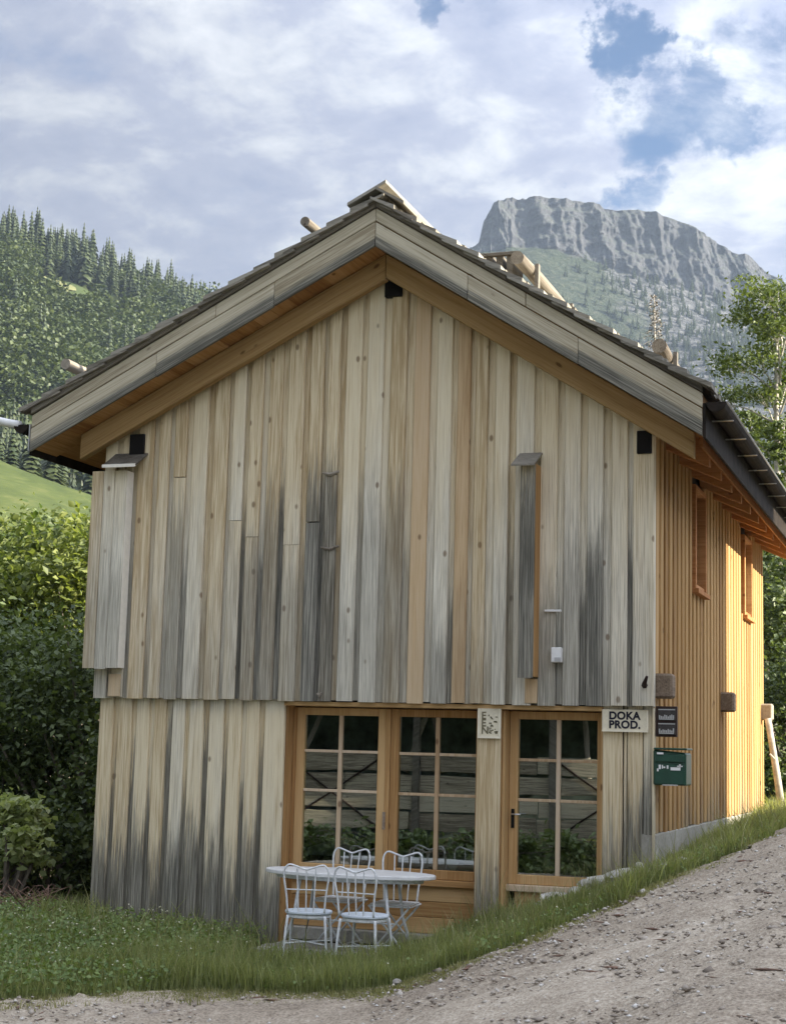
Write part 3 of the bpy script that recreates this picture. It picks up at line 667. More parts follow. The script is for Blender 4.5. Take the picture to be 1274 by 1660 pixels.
# duct boxes on the gable, with caps
def duct(x0, x1, z0, z1, yf, cap, mt_side, st):
    n = 3 if x1 - x0 > .2 else 1; wd = (x1 - x0) / n
    b = MB().box(x0 + .012, x1 - .02, yf + .022, -.092, z0 + .03, z1 - .02).build('duct_box', M['warm'], house)
    for j in range(n):
        s = vboard('plank', x0 + j * wd + .002, x0 + (j + 1) * wd - .002, z0, z1, yf + .004 * (j % 2), .022, M['facade'], st, 5.0 if n == 1 else 3.9, parent=b)
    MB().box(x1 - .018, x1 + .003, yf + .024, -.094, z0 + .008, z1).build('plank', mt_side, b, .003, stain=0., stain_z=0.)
    cx0, cx1, yb, yfr, zb, zf = cap
    MB().prism([(yb, zb), (yfr, zf), (yfr, zf + .022), (yb, zb + .022)], cx0, cx1, 'x').build('cap', M['edge_grey'], b, .003)
    return b
lb = duct(-5.90, -5.49, 2.88, 4.95, -.25, (-5.72, -5.33, -.09, -.36, 5.14, 4.97), M['sunlit_pale'], .35)
MB().box(-5.72, -5.33, -.368, -.361, 4.965, 4.998).build('sunlit_cap_edge', M['sunlit_pale'], lb)
rb = duct(-1.225, -1.075, 2.835, 4.87, -.30, (-1.29, -1.06, -.09, -.40, 4.99, 4.83), M['warm'], 1.0)
for xa, xb in ((-5.66, -5.52), (-1.20, -1.08)):
    MB().box(xa, xb, -.105, -.094, 2.60, 2.83).build('plank', M['orange_board'], house, .002, stain=.2, stain_z=2.8)
# dark purlin ends
for (xa, xb, za, zb) in ((-5.545, -5.37, 5.13, 5.36), (-2.72, -2.535, 6.665, 6.86), (-.14, .0, 4.96, 5.18)):
    MB().box(xa, xb, -.125, -.03, za, zb).build('purlin_end', M['black'], house, .006)
# small fittings on the gable
bx = MB().box(-.934, -.837, -.17, -.094, 2.985, 3.125).build('junction_box', M['white'], house, .006)
MB().box(-.90, -.84, -.175, -.171, 2.99, 3.03).build('label_plate', M['zinc'], bx)
MB().box(-1.015, -.855, -.125, -.094, 3.465, 3.485).build('drip_strip', M['white'], house, .003)
for xa, xb, z in ((-3.34, -3.16, 4.88), (-3.33, -3.14, 4.12), (-3.32, -3.27, 2.66)):
    MB().tube([(xa, -.10, z), ((xa + xb) / 2, -.104, z - .02), (xb, -.10, z + .012)], [.012, .02, .012], 6).build('old_cleat', M['log'], house)
MB().tube([(-.06, -.10, 2.78), (-.05, -.16, 2.80), (-.02, -.20, 2.86)], [.03, .022, .014], 6).build('hook', M['frame_dark'], house)
MB().tube([(-2.46, -.15, 6.72), (.02, -.15, 5.15)], .014, 6).build('cable_conduit', M['zinc'], house, smooth=True)
# floor-joist stubs through the side wall
for y0 in (.02, 4.28, 8.28):
    MB().box(-.03, .175, y0, y0 + .19, 2.67, 2.90).build('joist_end', M['oldlog'] if y0 < 8 else M['log'], house, .02)

# roof: fly rafters, soffit boards, barge boards, deck, shingles
XE_L, XE_R = -6.46, .55
YB = -.60
def rake(x0, x1, lo, hi, y0, y1, name, mt_, bev=.006, parent=None, st=(0, 0)):
    MB().prism([(x0, barge_z(x0) + lo), (x1, barge_z(x1) + lo), (x1, barge_z(x1) + hi), (x0, barge_z(x0) + hi)], y0, y1).build(name, mt_, parent or house, bev, stain=st[0], stain_z=st[1])
rake(-6.05, XR - .002, -.24, .02, -.27, -.17, 'fly_rafter', M['fly'])
rake(XR + .002, .42, -.225, .02, -.27, -.17, 'fly_rafter', M['fly'])
def cuts(a, b, fr):
    return [a + (b - a) * f for f in fr]
for (lo, hi, y0, y1, mt_, frl, frr, stz) in ((.0, .246, YB - .004, YB + .03, M['barge'], (0, .38, .72, 1), (0, .30, .64, 1), 6.90),
                                         (.260, .392, YB + .006, YB + .03, M['barge'], (0, .55, 1), (0, .48, 1), 6.3),
                                         (.402, .462, YB - .014, YB + .035, M['edge_grey'], (0, .5, 1), (0, .42, 1), 0)):
    for a, b, fr in ((XE_L, XR, frl), (XR, XE_R, frr)):
        cs = cuts(a, b, fr)
        for q, (u0, u1) in enumerate(zip(cs[:-1], cs[1:])):
            rake(u0 + .002, u1 - .002, lo + (random.uniform(-.008, .004) if lo == 0 else 0), hi, y0 + random.uniform(-.006, .006), y1, 'barge_board', mt_, st=(1.0, stz + random.uniform(-.03, .02)))
MB().box(XE_L - .012, XE_L - .002, YB - .01, YB + .04, barge_z(XE_L) + .01, barge_z(XE_L) + .30).build('edge_flashing', M['zinc'], house)
# soffit boards run from barge board to wall
for a, b in ((XE_L + .02, XR - .01), (XR + .01, XE_R - .02)):
    n = int(abs(b - a) / .185); e = np.linspace(a, b, n + 1)
    for u0, u1 in zip(e[:-1], e[1:]):
        j = random.uniform(-.004, .004)
        MB().prism([(u0 + .002, barge_z(u0) + .03 + j), (u1 - .002, barge_z(u1) + .03 + j), (u1 - .002, barge_z(u1) + .06), (u0 + .002, barge_z(u0) + .06)], YB + .037, -.094).build('soffit_board', M['soffit'], house, .003)
for a, b in ((XE_L + .02, XR - .001), (XR + .001, XE_R - .02)):
    rake(a, b, .0625, .40, YB + .04, 9.1, 'roof_deck', M['soffit'], 0)
# rafter tails and eave boards along the right side
for q in range(11):
    y0 = .55 + q * .79
    MB().prism([(-.02, barge_z(-.02) - .24), (.44, barge_z(.44) - .15), (.44, barge_z(.44) + .06), (-.02, barge_z(-.02) + .06)], y0, y0 + .09).build('rafter_tail', M['rafter'], house, .005)
MB().prism([(.441, barge_z(.44) - .06), (.475, barge_z(.475) - .06), (.475, barge_z(.475) + .055), (.441, barge_z(.44) + .055)], -.09, 9.1).build('eave_board', M['rafter'], house, .004)
MB().box(XE_R + .002, XE_R + .03, YB, 9.12, barge_z(XE_R) - .02, barge_z(XE_R) + .30).build('fascia', M['gutter'], house, .004)
MB().box(XE_L - .03, XE_L - .014, YB + .05, 9.12, barge_z(XE_L) - .02, barge_z(XE_L) + .30).build('fascia', M['gutter'], house, .004)
def gutter(xc, zc, r, y0, y1):
    b = MB(); n = 10; ys = [y0, y1]; ring = [(xc + r * math.cos(math.pi + math.pi * j / n), zc + r * math.sin(math.pi + math.pi * j / n)) for j in range(n + 1)]
    inner = [(xc + (r - .008) * math.cos(2 * math.pi - math.pi * j / n), zc + (r - .008) * math.sin(2 * math.pi - math.pi * j / n)) for j in range(n + 1)]
    b.prism(ring + inner, y0, y1)
    o = b.build('gutter', M['gutter'], house)
    MB().tube([(xc + (r if xc > 0 else -r), y0, zc + .004), (xc + (r if xc > 0 else -r), y1, zc + .004)], .013, 6).build('gutter_rim', M['zinc'], o, smooth=True)
    b = MB(); b.prism([(p[0], p[1]) for p in ring], y0 - .006, y0 - .001); b.build('end_cap', M['gutter'], o)
    for y_ in np.arange(y0 + .4, y1, .9): MB().box(xc - r - .01, xc + r + .01, y_, y_ + .025, zc - r - .006, zc - r + .002).build('gutter_bracket', M['zinc'], o)
gutter(XE_R + .125, barge_z(XE_R) + .30, .09, YB - .02, 9.15)
gutter(XE_L - .125, barge_z(XE_L) + .30, .09, YB + .02, 9.15)
MB().tube([(XE_L - .16, YB + .05, 5.42), (XE_L - .32, YB + .05, 5.45), (XE_L - .62, YB + .06, 5.52)], .045, 9).build('outlet_pipe', M['white'], house, smooth=True)

def shingles(x_eave, sgn):
    run = abs(XR - x_eave); n = 15; st = run / n; sl = .509 if sgn < 0 else .634
    for q in range(n):
        xa = x_eave - sgn * (-1) * 0 - sgn * st * q * 1.0
        xb = xa - sgn * st * 1.75
        za = barge_z(xa) + .475; zb = za + sl * st * 1.75 * .80
        if sgn > 0 and xb < XR - .04: xb = XR - .04; zb = za + sl * abs(xb - xa) * .8
        if sgn < 0 and xb > XR + .10: xb = XR + .10; zb = za + sl * abs(xb - xa) * .8
        th = .046
        def one(y0, y1, j, b):
            b.prism([(xa + sgn * j, za - abs(j) * .2), (xb, zb), (xb, zb + th * .5), (xa + sgn * j, za + th)], y0, y1)
        for lay in range(2):
            y0 = YB - .05 - random.uniform(0, .03) + lay * .16; y1 = YB + .10 + lay * .16
            b = MB(); one(y0, y1 - .004, random.uniform(-.025, .025), b)
            b.build('shingle', M['shingle'], house)
        b = MB(); y_ = YB + .265
        while y_ < 9.2:
            wv = random.uniform(.14, .24); one(y_, y_ + wv - .006, random.uniform(-.03, .03), b); y_ += wv
        o = b.build('shingle_field', M['shingle'], house, recalc=False); tag(o, kind='stuff')
shingles(XE_L - .10, -1)
shingles(XE_R + .08, 1)
# the under-course showing as a second grey edge
for a, b in ((XE_L - .06, XR), (XR, XE_R + .05)):
    e = np.linspace(a, b, 9)
    for u0, u1 in zip(e[:-1], e[1:]):
        rake(u0 + .002, u1 - .002, .456, .478 + random.uniform(-.004, .006), YB - .045 + random.uniform(-.02, .02), YB + .3, 'shingle', M['edge_grey'], 0)
# ridge boards
for q in range(6):
    ya = YB - .04 + q * 1.62
    MB().prism([(XR + .0, roof_z(XR) + .045), (XR + .30, roof_z(XR) - .135), (XR + .30, roof_z(XR) - .105), (XR + .0, roof_z(XR) + .075)], ya, ya + 1.6).build('ridge_board', M['edge_grey'], house)
    MB().prism([(XR + .10, roof_z(XR) + .105), (XR - .30, roof_z(XR) - .098), (XR - .30, roof_z(XR) - .066), (XR + .10, roof_z(XR) + .137)], ya + .02, ya + 1.61).build('ridge_board', M['shingle'], house)
# snow-guard logs with their props
def logp(x, y0, y1, z, r):
    n = 6; pth = [(x + random.uniform(-.015, .015), y0 + (y1 - y0) * i / n, z + random.uniform(-.012, .012)) for i in range(n + 1)]
    o = MB().tube(pth, [r * random.uniform(.93, 1.05) for _ in pth], 12).build('snow_guard_log', M['log'], house, smooth=False)
    for p_ in o.data.polygons: p_.use_smooth = len(p_.vertices) == 4
    for yy in (y0 + .45, (y0 + y1) / 2, y1 - .4):
        s = 1 if x > XR else -1
        MB().box(x + s * (r + .0), x + s * (r + .04), yy, yy + .07, roof_z(x + s * r) - .03, z + r * .7).build('log_prop', M['edge_grey'], o)
logp(-1.46, .30, 4.3, 7.12, .075)
logp(-.03, .35, 4.5, 6.11, .075)
logp(-3.51, -.42, 4.0, 7.44, .055)
logp(-6.14, -.52, 4.0, 6.06, .058)
for q in range(4):
    MB().box(-1.95 + q * .11, -1.88 + q * .11, .5, .9, roof_z(-1.9 + q * .11) - .02, 7.235 - q * .012).build('snow_stop_block', M['edge_grey'], house, .004)
MB().box(-1.97, -1.50, .46, .52, 7.20, 7.235).build('snow_stop_rail', M['edge_grey'], house, .004)
MB().box(-1.58, -1.30, 4.32, 4.5, 7.10, 7.26).build('snow_stop_block', M['log'], house, .005)

# ------------------------------------------------------------------ signs, plaques, mailbox, pole
sg = empty('shop_sign', (-.255, -.03, 2.352), 'cream board with black capital lettering in two lines beside the door', 'sign')
MB().box(-.47, -.038, -.037, -.012, 2.356, 2.558).build('board', M['sign'], sg, .003)
MB().box(-.47, -.038, -.047, -.038, 2.352, 2.366).box(-.049, -.036, -.047, -.038, 2.367, 2.556).build('rim', M['ivory'], sg)
def text(s, x, z, y, size, mt_, parent, axis='front', bold=0.0):
    c = bpy.data.curves.new('lettering', 'FONT'); c.body = s; c.size = size; c.extrude = .0012; c.offset = bold; c.space_character = 1.06
    o = bpy.data.objects.new('lettering', c); COL.objects.link(o); c.materials.append(mt_); o.parent = parent
    o.rotation_euler = (math.pi / 2, 0, 0); o.location = Vector((x, y, z)) - wloc(parent)
    bpy.context.view_layer.update(); me = bpy.data.meshes.new_from_object(o.evaluated_get(bpy.context.evaluated_depsgraph_get())); n = bpy.data.objects.new('lettering', me); COL.objects.link(n)
    n.parent = parent; n.rotation_euler = o.rotation_euler; n.location = o.location; bpy.data.objects.remove(o); return n
text('DOKA', -.405, 2.468, -.0395, .098, M['ink'], sg, bold=.0042)
text('PROD.', -.405, 2.386, -.0395, .098, M['ink'], sg, bold=.0042)
s2 = empty('small_notice', (-1.56, -.03, 2.262), 'small cream notice panel on the post between windows and door', 'sign')
MB().box(-1.672, -1.450, -.036, -.0145, 2.266, 2.545).build('board', M['sign'], s2, .003)
MB().box(-1.676, -1.446, -.045, -.037, 2.262, 2.281).box(-1.676, -1.657, -.045, -.037, 2.282, 2.545).box(-1.465, -1.446, -.045, -.037, 2.282, 2.545).build('rim', M['ivory'], s2)
for s_, z_ in (('E', 2.445), ('E', 2.375), ('N', 2.305)): text(s_, -1.642, z_, -.0385, .098, M['dimink'], s2, bold=.002)
b = MB()
for q in range(26):
    xx = random.uniform(-1.575, -1.49); zz_ = random.uniform(2.30, 2.50); b.box(xx, xx + random.uniform(.01, .028), -.0384, -.0366, zz_, zz_ + random.uniform(.006, .016))
b.build('printed_pattern', M['dimink'], s2)

mb_ = empty('mailbox', (.165, .1, 1.86), 'dark green metal mailbox with white markings at the house corner', 'mailbox')
MB().prism([(.012, 1.875), (.315, 1.875), (.315, 2.17), (.012, 2.195)], -.05, .26).build('body', M['green'], mb_, .012)
MB().box(.026, .30, -.062, -.051, 1.885, 2.06).build('door', M['green'], mb_, .004)
MB().box(.026, .30, -.066, -.051, 2.085, 2.15).build('flap', M['green'], mb_, .006)
MB().box(.02, .325, -.075, .27, 2.197, 2.215).build('lid', M['green'], mb_, .005)
MB().box(.05, .11, -.071, -.067, 2.155, 2.172).build('name_label', M['white'], mb_)
MB().box(.175, .265, -.0655, -.0625, 2.012, 2.04).build('name_label', M['white'], mb_)
b = MB()
for (xa, xb, za, zb) in ((.05, .065, 2.0, 2.025), (.066, .085, 2.02, 2.06), (.095, .105, 2.025, 2.058), (.108, .125, 2.03, 2.045), (.14, .155, 2.025, 2.055), (.235, .285, 2.045, 2.055), (.252, .268, 2.041, 2.068)):
    b.box(xa, xb, -.0655, -.0625, za, zb)
b.build('printed_mark', M['white'], mb_)
MB().box(.10, .24, -.066, -.055, 1.872, 1.884).build('latch', M['zinc'], mb_)
pq = empty('name_plaque', (.12, .02, 2.31), 'pair of dark engraved name plates in a black frame above mailbox', 'plaque')
MB().box(.03, .225, -.02, .03, 2.315, 2.595).build('frame', M['frame_dark'], pq, .004)
for z0 in (2.335, 2.465):
    p_ = MB().box(.052, .215, -.032, -.021, z0, z0 + .11).build('plate', M['plaque'], pq, .003)
    b = MB(); b.box(.056, .21, -.0345, -.0325, z0 + .095, z0 + .103)
    for q in range(9): b.box(.062 + q * .016, .073 + q * .016, -.0345, -.0325, z0 + .018, z0 + .018 + random.uniform(.018, .042))
    b.box(.062, .2, -.0345, -.0325, z0 + .008, z0 + .016)
    b.build('engraving', M['zinc'], p_)
pole = empty('leaning_pole', (.35, 8.2, float(gz(.35, 8.2))), 'bleached round pole leaning against the far end of the house', 'pole')
MB().tube([(.32, 8.15, float(gz(.32, 8.15)) - .05), (.255, 8.155, 1.84), (.19, 8.16, 2.27), (.125, 8.165, 2.69)], [.055, .05, .046, .045], 9).build('shaft', M['palebark'], pole, smooth=True)
MB().tube([(.22, 8.13, 2.12), (.16, 8.07, 2.2)], [.022, .012], 6).build('branch_stub', M['palebark'], pole)

# ------------------------------------------------------------------ terrace, table, chairs
tr_ = tag(MB().box(-3.72, -1.85, -1.02, -.02, .06, .225).build('concrete_slab', M['concrete'], None, .012), 'low grey concrete slab in the grass under the garden table', 'slab')
b0 = empty('wooden_pallet', (-2.7, -.8, .23), 'grey slatted boards lying on the slab beneath the table', 'pallet')
for q in range(5):
    MB().box(-3.55 + random.uniform(-.03, .03), -1.95 + random.uniform(-.04, .04), -1.0 + q * .17, -.87 + q * .17, .258, .28).build('slat', M['floor_boards'], b0, .003)
for xx in (-3.4, -2.75, -2.1): MB().box(xx, xx + .08, -1.0, -.2, .227, .256).build('bearer', M['floor_boards'], b0, .003)
FZ = .28
tb = empty('garden_table', (-2.69, -.70, FZ), 'oval white metal garden table on the grass before the windows', 'table')
MB().disc((-2.69, -.70), .83, .40, .965, 1.002, 40).build('table_top', M['table'], tb, smooth=False)
MB().disc((-2.69, -.70), .72, .31, .925, .964, 36).build('apron', M['chair'], tb)
for sx in (-1, 1):
    for sy in (-1, 1):
        MB().tube([(-2.69 + sx * .42, -.70 + sy * .18, .93), (-2.69 + sx * .46, -.70 + sy * .20, .6), (-2.69 + sx * .55, -.70 + sy * .26, FZ)], [.016, .015, .014], 7).build('leg', M['chair'], tb, smooth=True)
MB().tube([(-3.14, -.70, .55), (-2.24, -.70, .55)], .009, 6).build('stretcher', M['chair'], tb)

def curve(pts, n=6):
    """Catmull-Rom through pts"""
    P_ = [Vector(p) for p in pts]; P_ = [P_[0] * 2 - P_[1]] + P_ + [P_[-1] * 2 - P_[-2]]; o = []
    for i in range(1, len(P_) - 2):
        for t in np.linspace(0, 1, n, endpoint=False):
            a, b, c, d_ = P_[i - 1:i + 3]
            o.append(.5 * ((2 * b) + (c - a) * t + (2 * a - 5 * b + 4 * c - d_) * t * t + (3 * b - a - 3 * c + d_) * t ** 3))
    return o + [P_[-2]]
def bistro_back(c, sh, w2, y, zt, lean):
    """hoop back with a double-humped top rail and three spindles"""
    L = lambda x, z: (x, y - lean * (z - sh), z)
    MB().tube(curve([L(-w2 * .82, sh), L(-w2 * .88, sh + .15), L(-w2 * 1.0, zt - .08), L(-w2 * .8, zt), L(-w2 * .35, zt - .018), L(0, zt - .038), L(w2 * .35, zt - .018), L(w2 * .8, zt), L(w2 * 1.0, zt - .08), L(w2 * .88, sh + .15), L(w2 * .82, sh)], 5), .0095, 6).build('back_frame', M['chair'], c, smooth=True)
    for x_ in (-.42, 0, .42):
        MB().tube([L(x_ * w2 * .8, sh), L(x_ * w2, zt - .03)], .0065, 5).build('spindle', M['chair'], c)
    MB().tube([L(-w2 * .90, sh + .20), L(w2 * .90, sh + .20)], .0055, 5).build('back_rail', M['chair'], c)
def round_chair():
    c = empty('bistro_chair', (0, 0, 0)); sh = .425
    MB().disc((0, 0), .212, .205, sh, sh + .026, 26).build('seat', M['seat'], c)
    MB().disc((0, 0), .196, .189, sh - .035, sh - .001, 26).build('seat_ring', M['chair'], c)
    for sx in (-1, 1):
        for sy in (-1, 1):
            MB().tube(curve([(sx * .165, sy * .15, sh - .01), (sx * .178, sy * .165, sh - .15), (sx * .20, sy * .185, 0)], 4), [.0135] * 5 + [.012] * 4, 7).build('leg', M['chair'], c, smooth=True)
    MB().tube([(-.185, .17, .17), (.185, -.17, .17)], .007, 5).tube([(-.185, -.17, .175), (.185, .17, .175)], .007, 5).build('brace', M['chair'], c)
    bistro_back(c, sh + .02, .20, -.185, .86, .12)
    return c
def folding_chair():
    c = empty('folding_chair', (0, 0, 0)); sh = .43
    for q in range(6): MB().box(-.19, .19, -.19 + q * .065, -.14 + q * .065, sh, sh + .014).build('slat', M['table'], c, .003)
    MB().tube([(-.20, -.2, sh - .008), (.20, -.2, sh - .008), (.20, .2, sh - .008), (-.20, .2, sh - .008), (-.20, -.2, sh - .008)], .009, 6).build('seat_frame', M['chair'], c)
    for sx in (-1, 1):
        MB().tube([(sx * .19, .19 + sx * .008, sh - .01), (-sx * .17, .20 + sx * .008, 0)], .0105, 6).build('leg', M['chair'], c, smooth=True)
        MB().tube([(sx * .19, -.19 + sx * .008, sh - .01), (-sx * .17, -.20 + sx * .008, 0)], .0105, 6).build('leg', M['chair'], c, smooth=True)
    MB().tube([(-.155, -.20, .04), (-.155, .20, .04)], .008, 5).tube([(.155, -.20, .04), (.155, .20, .04)], .008, 5).build('brace', M['chair'], c)
    bistro_back(c, sh, .195, -.195, .89, .14)
    return c
rc = round_chair(); fc = folding_chair()
GC = 'white metal chairs around the garden table'
c2 = copy_tree(rc); c4 = copy_tree(fc)
def place(o, x, y, rz, label, z=None):
    o.location = (x, y, .24 if z is None else z); o.rotation_euler = (0, 0, rz); tag(o, label, 'chair', GC)
place(rc, -2.85, -1.28, math.radians(14), 'round seated white chair at the nearest left corner of the table')
place(c2, -2.30, -1.32, math.radians(-4), 'round seated white chair just right of the nearest left chair')
place(fc, -2.35, -.38, math.radians(184), 'folding white chair with crossed legs at right end of table', .27)
place(c4, -2.96, -.24, math.radians(176), 'folding white chair behind the table with its back to the window', .27)

# things seen through the glass
it = empty('indoor_table', (-2.75, 1.1, .42), 'pale table standing inside behind the two windows', 'table')
MB().box(-3.75, -1.75, .75, 1.5, 1.03, 1.07).build('table_top', M['paper'], it, .004)
for xx in (-3.7, -1.85):
    for yy in (.8, 1.4): MB().box(xx, xx + .06, yy, yy + .06, .42, 1.029).build('leg', M['pale'], it)
pp = MB().pts([(-3.75, .72, 1.072), (-3.3, .72, 1.075), (-3.28, 1.0, 1.12), (-3.5, 1.05, 1.19), (-3.75, .95, 1.11), (-3.75, .73, 1.071), (-3.3, .73, 1.073)], [(0, 1, 2, 3), (0, 3, 4), (5, 6, 1, 0)]).build('folded_sheet', M['paper'])
tag(pp, 'white crumpled sheet on the indoor table behind left window', 'paper')
nk = MB().pts([(-2.27, .735, 1.075), (-2.05, .735, 1.075), (-2.12, .725, .93), (-2.27, .747, 1.075), (-2.05, .747, 1.075), (-2.12, .737, .93)], [(0, 1, 2), (5, 4, 3), (0, 3, 4, 1), (1, 4, 5, 2), (2, 5, 3, 0)]).build('napkin', M['paper'])
tag(nk, 'white napkin corner hanging off the indoor table in second window', 'napkin')
bt = MB().tube([(-2.86, .9, 1.07), (-2.86, .9, 1.2), (-2.86, .9, 1.24), (-2.86, .9, 1.33)], [.035, .035, .014, .013], 10).build('bottle', plain('bottle_glass', (.10, .16, .14), .1), None, smooth=True)
tag(bt, 'slim grey green bottle on the indoor table by window frame', 'bottle')

# ------------------------------------------------------------------ stones at the wall foot
M['pebble_big'] = plain('road_stone', (0.27, 0.25, 0.22), 0.9, 0, 0.3, 14, 0.5)
def stone(x, y, z, s, seed, mt_=None):
    bm = bmesh.new(); bmesh.ops.create_icosphere(bm, subdivisions=2, radius=1)
    V_ = np.array([v.co for v in bm.verts]); d_ = 1 + (fbm(V_ * 1.3 + seed * 3.7, 3, seed) - .5) * .9
    for v, q in zip(bm.verts, d_): v.co = Vector((v.co.x * s[0] * q, v.co.y * s[1] * q, v.co.z * s[2] * q))
    me = bpy.data.meshes.new('stone'); bm.to_mesh(me); bm.free()
    o = link('stone', me, mt_ or M['stone']); o.location = (x, y, z); o.rotation_euler = (0, 0, seed * 1.3); return o
SL = ['rough pale stone under the right end of the door sill', 'low pale stone below the boards right of the door', 'flat limestone leaning at the foot of the grey boards', 'pale stone in grass directly below the door panel', 'small chip of stone left of the others below the door panel', 'broad stone against the wall beneath the cream sign', 'stone midway along the foot of the grey corner boards', 'longest flat stone beneath the corner boards', 'upright white stone at the corner of the house', 'low stone just before the concrete corner', 'squat stone on the grass beside the concrete foundation', 'outermost stone at the grassy foot of the foundation', 'small stone tucked under the concrete foundation edge', 'round white stone lying on top of the corner stones']
SP = [(-.83, -.18, .80, .10), (-.64, -.16, .86, .08), (-.56, -.10, .93, .07), (-.97, -.2, .70, .09), (-1.1, -.22, .64, .06), (-.44, -.12, .96, .09), (-.33, -.12, .99, .08), (-.2, -.13, 1.02, .10), (-.05, -.14, 1.06, .07), (.05, -.1, 1.07, .06), (.13, .08, 1.10, .07), (.25, .2, 1.15, .06), (.09, .3, 1.12, .05), (-.08, -.17, 1.125, .045)]
for i, ((x, y, z, s), lb_) in enumerate(zip(SP, SL)):
    tag(stone(x, y - .04, z + .02, (s * random.uniform(1.5, 2.2), s * random.uniform(.8, 1.2), s * random.uniform(.65, .95)), i + 3), lb_, 'stone', 'pale stones along the foot of the wall')
for i, (x, y) in enumerate(((-2.9, -2.62), (-1.05, -2.28), (-1.5, -2.72))):
    tag(stone(x, y, float(gz(x, y)) + .03, (.045, .04, .03), 30 + i, M['pebble_big']), ['grey stone at grass edge in front of the chairs', 'brown stone half sunk at the middle of the verge edge', 'flat stone on gravel just off the verge edge'][i], 'stone', 'loose stones on the road edge')

# ------------------------------------------------------------------ grass, clover, pebbles, twigs
def blades(n, name, mt_, hmin, hmax, wd, region, lean=.5, hs=None):
    P_ = np.zeros((0, 2))
    while len(P_) < n:
        q = region(int(n * 1.5)); P_ = np.concatenate([P_, q])
    P_ = P_[:n]; Z = gz(P_[:, 0], P_[:, 1])
    a = rng.uniform(0, 2 * np.pi, n); hh = rng.uniform(hmin, hmax, n) * (.2 + 1.5 * fbm(np.stack([P_[:, 0] * 2.6, P_[:, 1] * 2.6, 0 * a], 1), 4, 8) ** 1.3 * 1.25)
    if hs is not None: hh = hh * hs(P_[:, 0], P_[:, 1])
    ld = rng.uniform(0, 2 * np.pi, n); l = rng.uniform(.1, lean, n) * hh
    base = np.stack([P_[:, 0], P_[:, 1], Z - .01], 1); side = np.stack([np.cos(a), np.sin(a), 0 * a], 1) * (wd * rng.uniform(.6, 1.3, n))[:, None]
    ln = np.stack([np.cos(ld), np.sin(ld), 0 * ld], 1)
    up = np.array([0, 0, 1.0])
    m1 = base + up * (hh * .6)[:, None] + ln * (l * .35)[:, None]; tp = base + up * hh[:, None] + ln * l[:, None]
    V_ = np.stack([base - side, base + side, m1 + side * .75, m1 - side * .75, tp], 1).reshape(-1, 3)
    k_ = np.arange(n)[:, None] * 5
    F_ = np.concatenate([k_ + np.array([[0, 1, 2]]), k_ + np.array([[0, 2, 3]]), k_ + np.array([[3, 2, 4]])], 1).reshape(-1, 3)
    return tag(link(name, np_mesh(name, V_, F_), mt_), kind='stuff')
def verge(xl, xh, yl, yh, dens=None):
    def f(n):
        q = np.stack([rng.uniform(xl, xh, n), rng.uniform(yl, yh, n)], 1); wb = wobble(q[:, 0], q[:, 1])
        k_ = ~inside(q[:, 0] + wb, q[:, 1] + wb * .6, ROAD)
        k_ &= ~((q[:, 0] < .0) & (q[:, 0] > -5.82) & (q[:, 1] > -.01))                         # the house
        k_ &= ~((q[:, 0] > -3.74) & (q[:, 0] < -1.83) & (q[:, 1] > -1.04) & (q[:, 1] < .0))     # the slab
        k_ &= ~((q[:, 0] > -1.75) & (q[:, 0] < -.42) & (q[:, 1] > -.34))
        if dens is not None: k_ &= rng.uniform(0, 1, n) < dens(q[:, 0], q[:, 1])
        return q[k_]
    return f
blades(60000, 'grass', M['grass'], .07, .22, .0045, verge(-7.6, 0, -6.0, .0, lambda x, y: np.where((x > -4.0) & (x < -1.75) & (y > -1.75), .35, 1.0)), hs=lambda x, y: np.where((x > -4.1) & (x < -1.7), .62, .75))
blades(30000, 'grass', M['grass'], .06, .19, .0045, verge(-1.8, 1.5, -2.9, 12))
blades(15000, 'tall_grass', M['grass'], .10, .25, .0042, verge(-4.6, -1.0, -2.9, -1.6))
blades(2600, 'dry_grass', M['drygrass'], .15, .44, .0030, verge(-7.5, 1.0, -4.6, .0))
blades(20000, 'grass_edge', M['drygrass'], .02, .055, .004, lambda n: (lambda q: q[inside(q[:, 0], q[:, 1], ROAD) & ~inside(q[:, 0] + .0, q[:, 1] + .55 * rng.uniform(0, 1, len(q)) ** 2, ROAD)])(np.stack([rng.uniform(-8, 1.2, n), rng.uniform(-6.5, 3, n)], 1)), .9)
blades(700, 'tall_weeds', M['grass'], .16, .34, .007, verge(-6.2, -3.7, -.9, .0), .8)
blades(1500, 'tall_weeds', M['drygrass'], .16, .34, .004, verge(-1.7, 1.0, -2.4, 6), .9)
blades(8000, 'tall_grass', M['grass'], .10, .24, .005, verge(-.1, 1.3, -1.3, 9), .8)
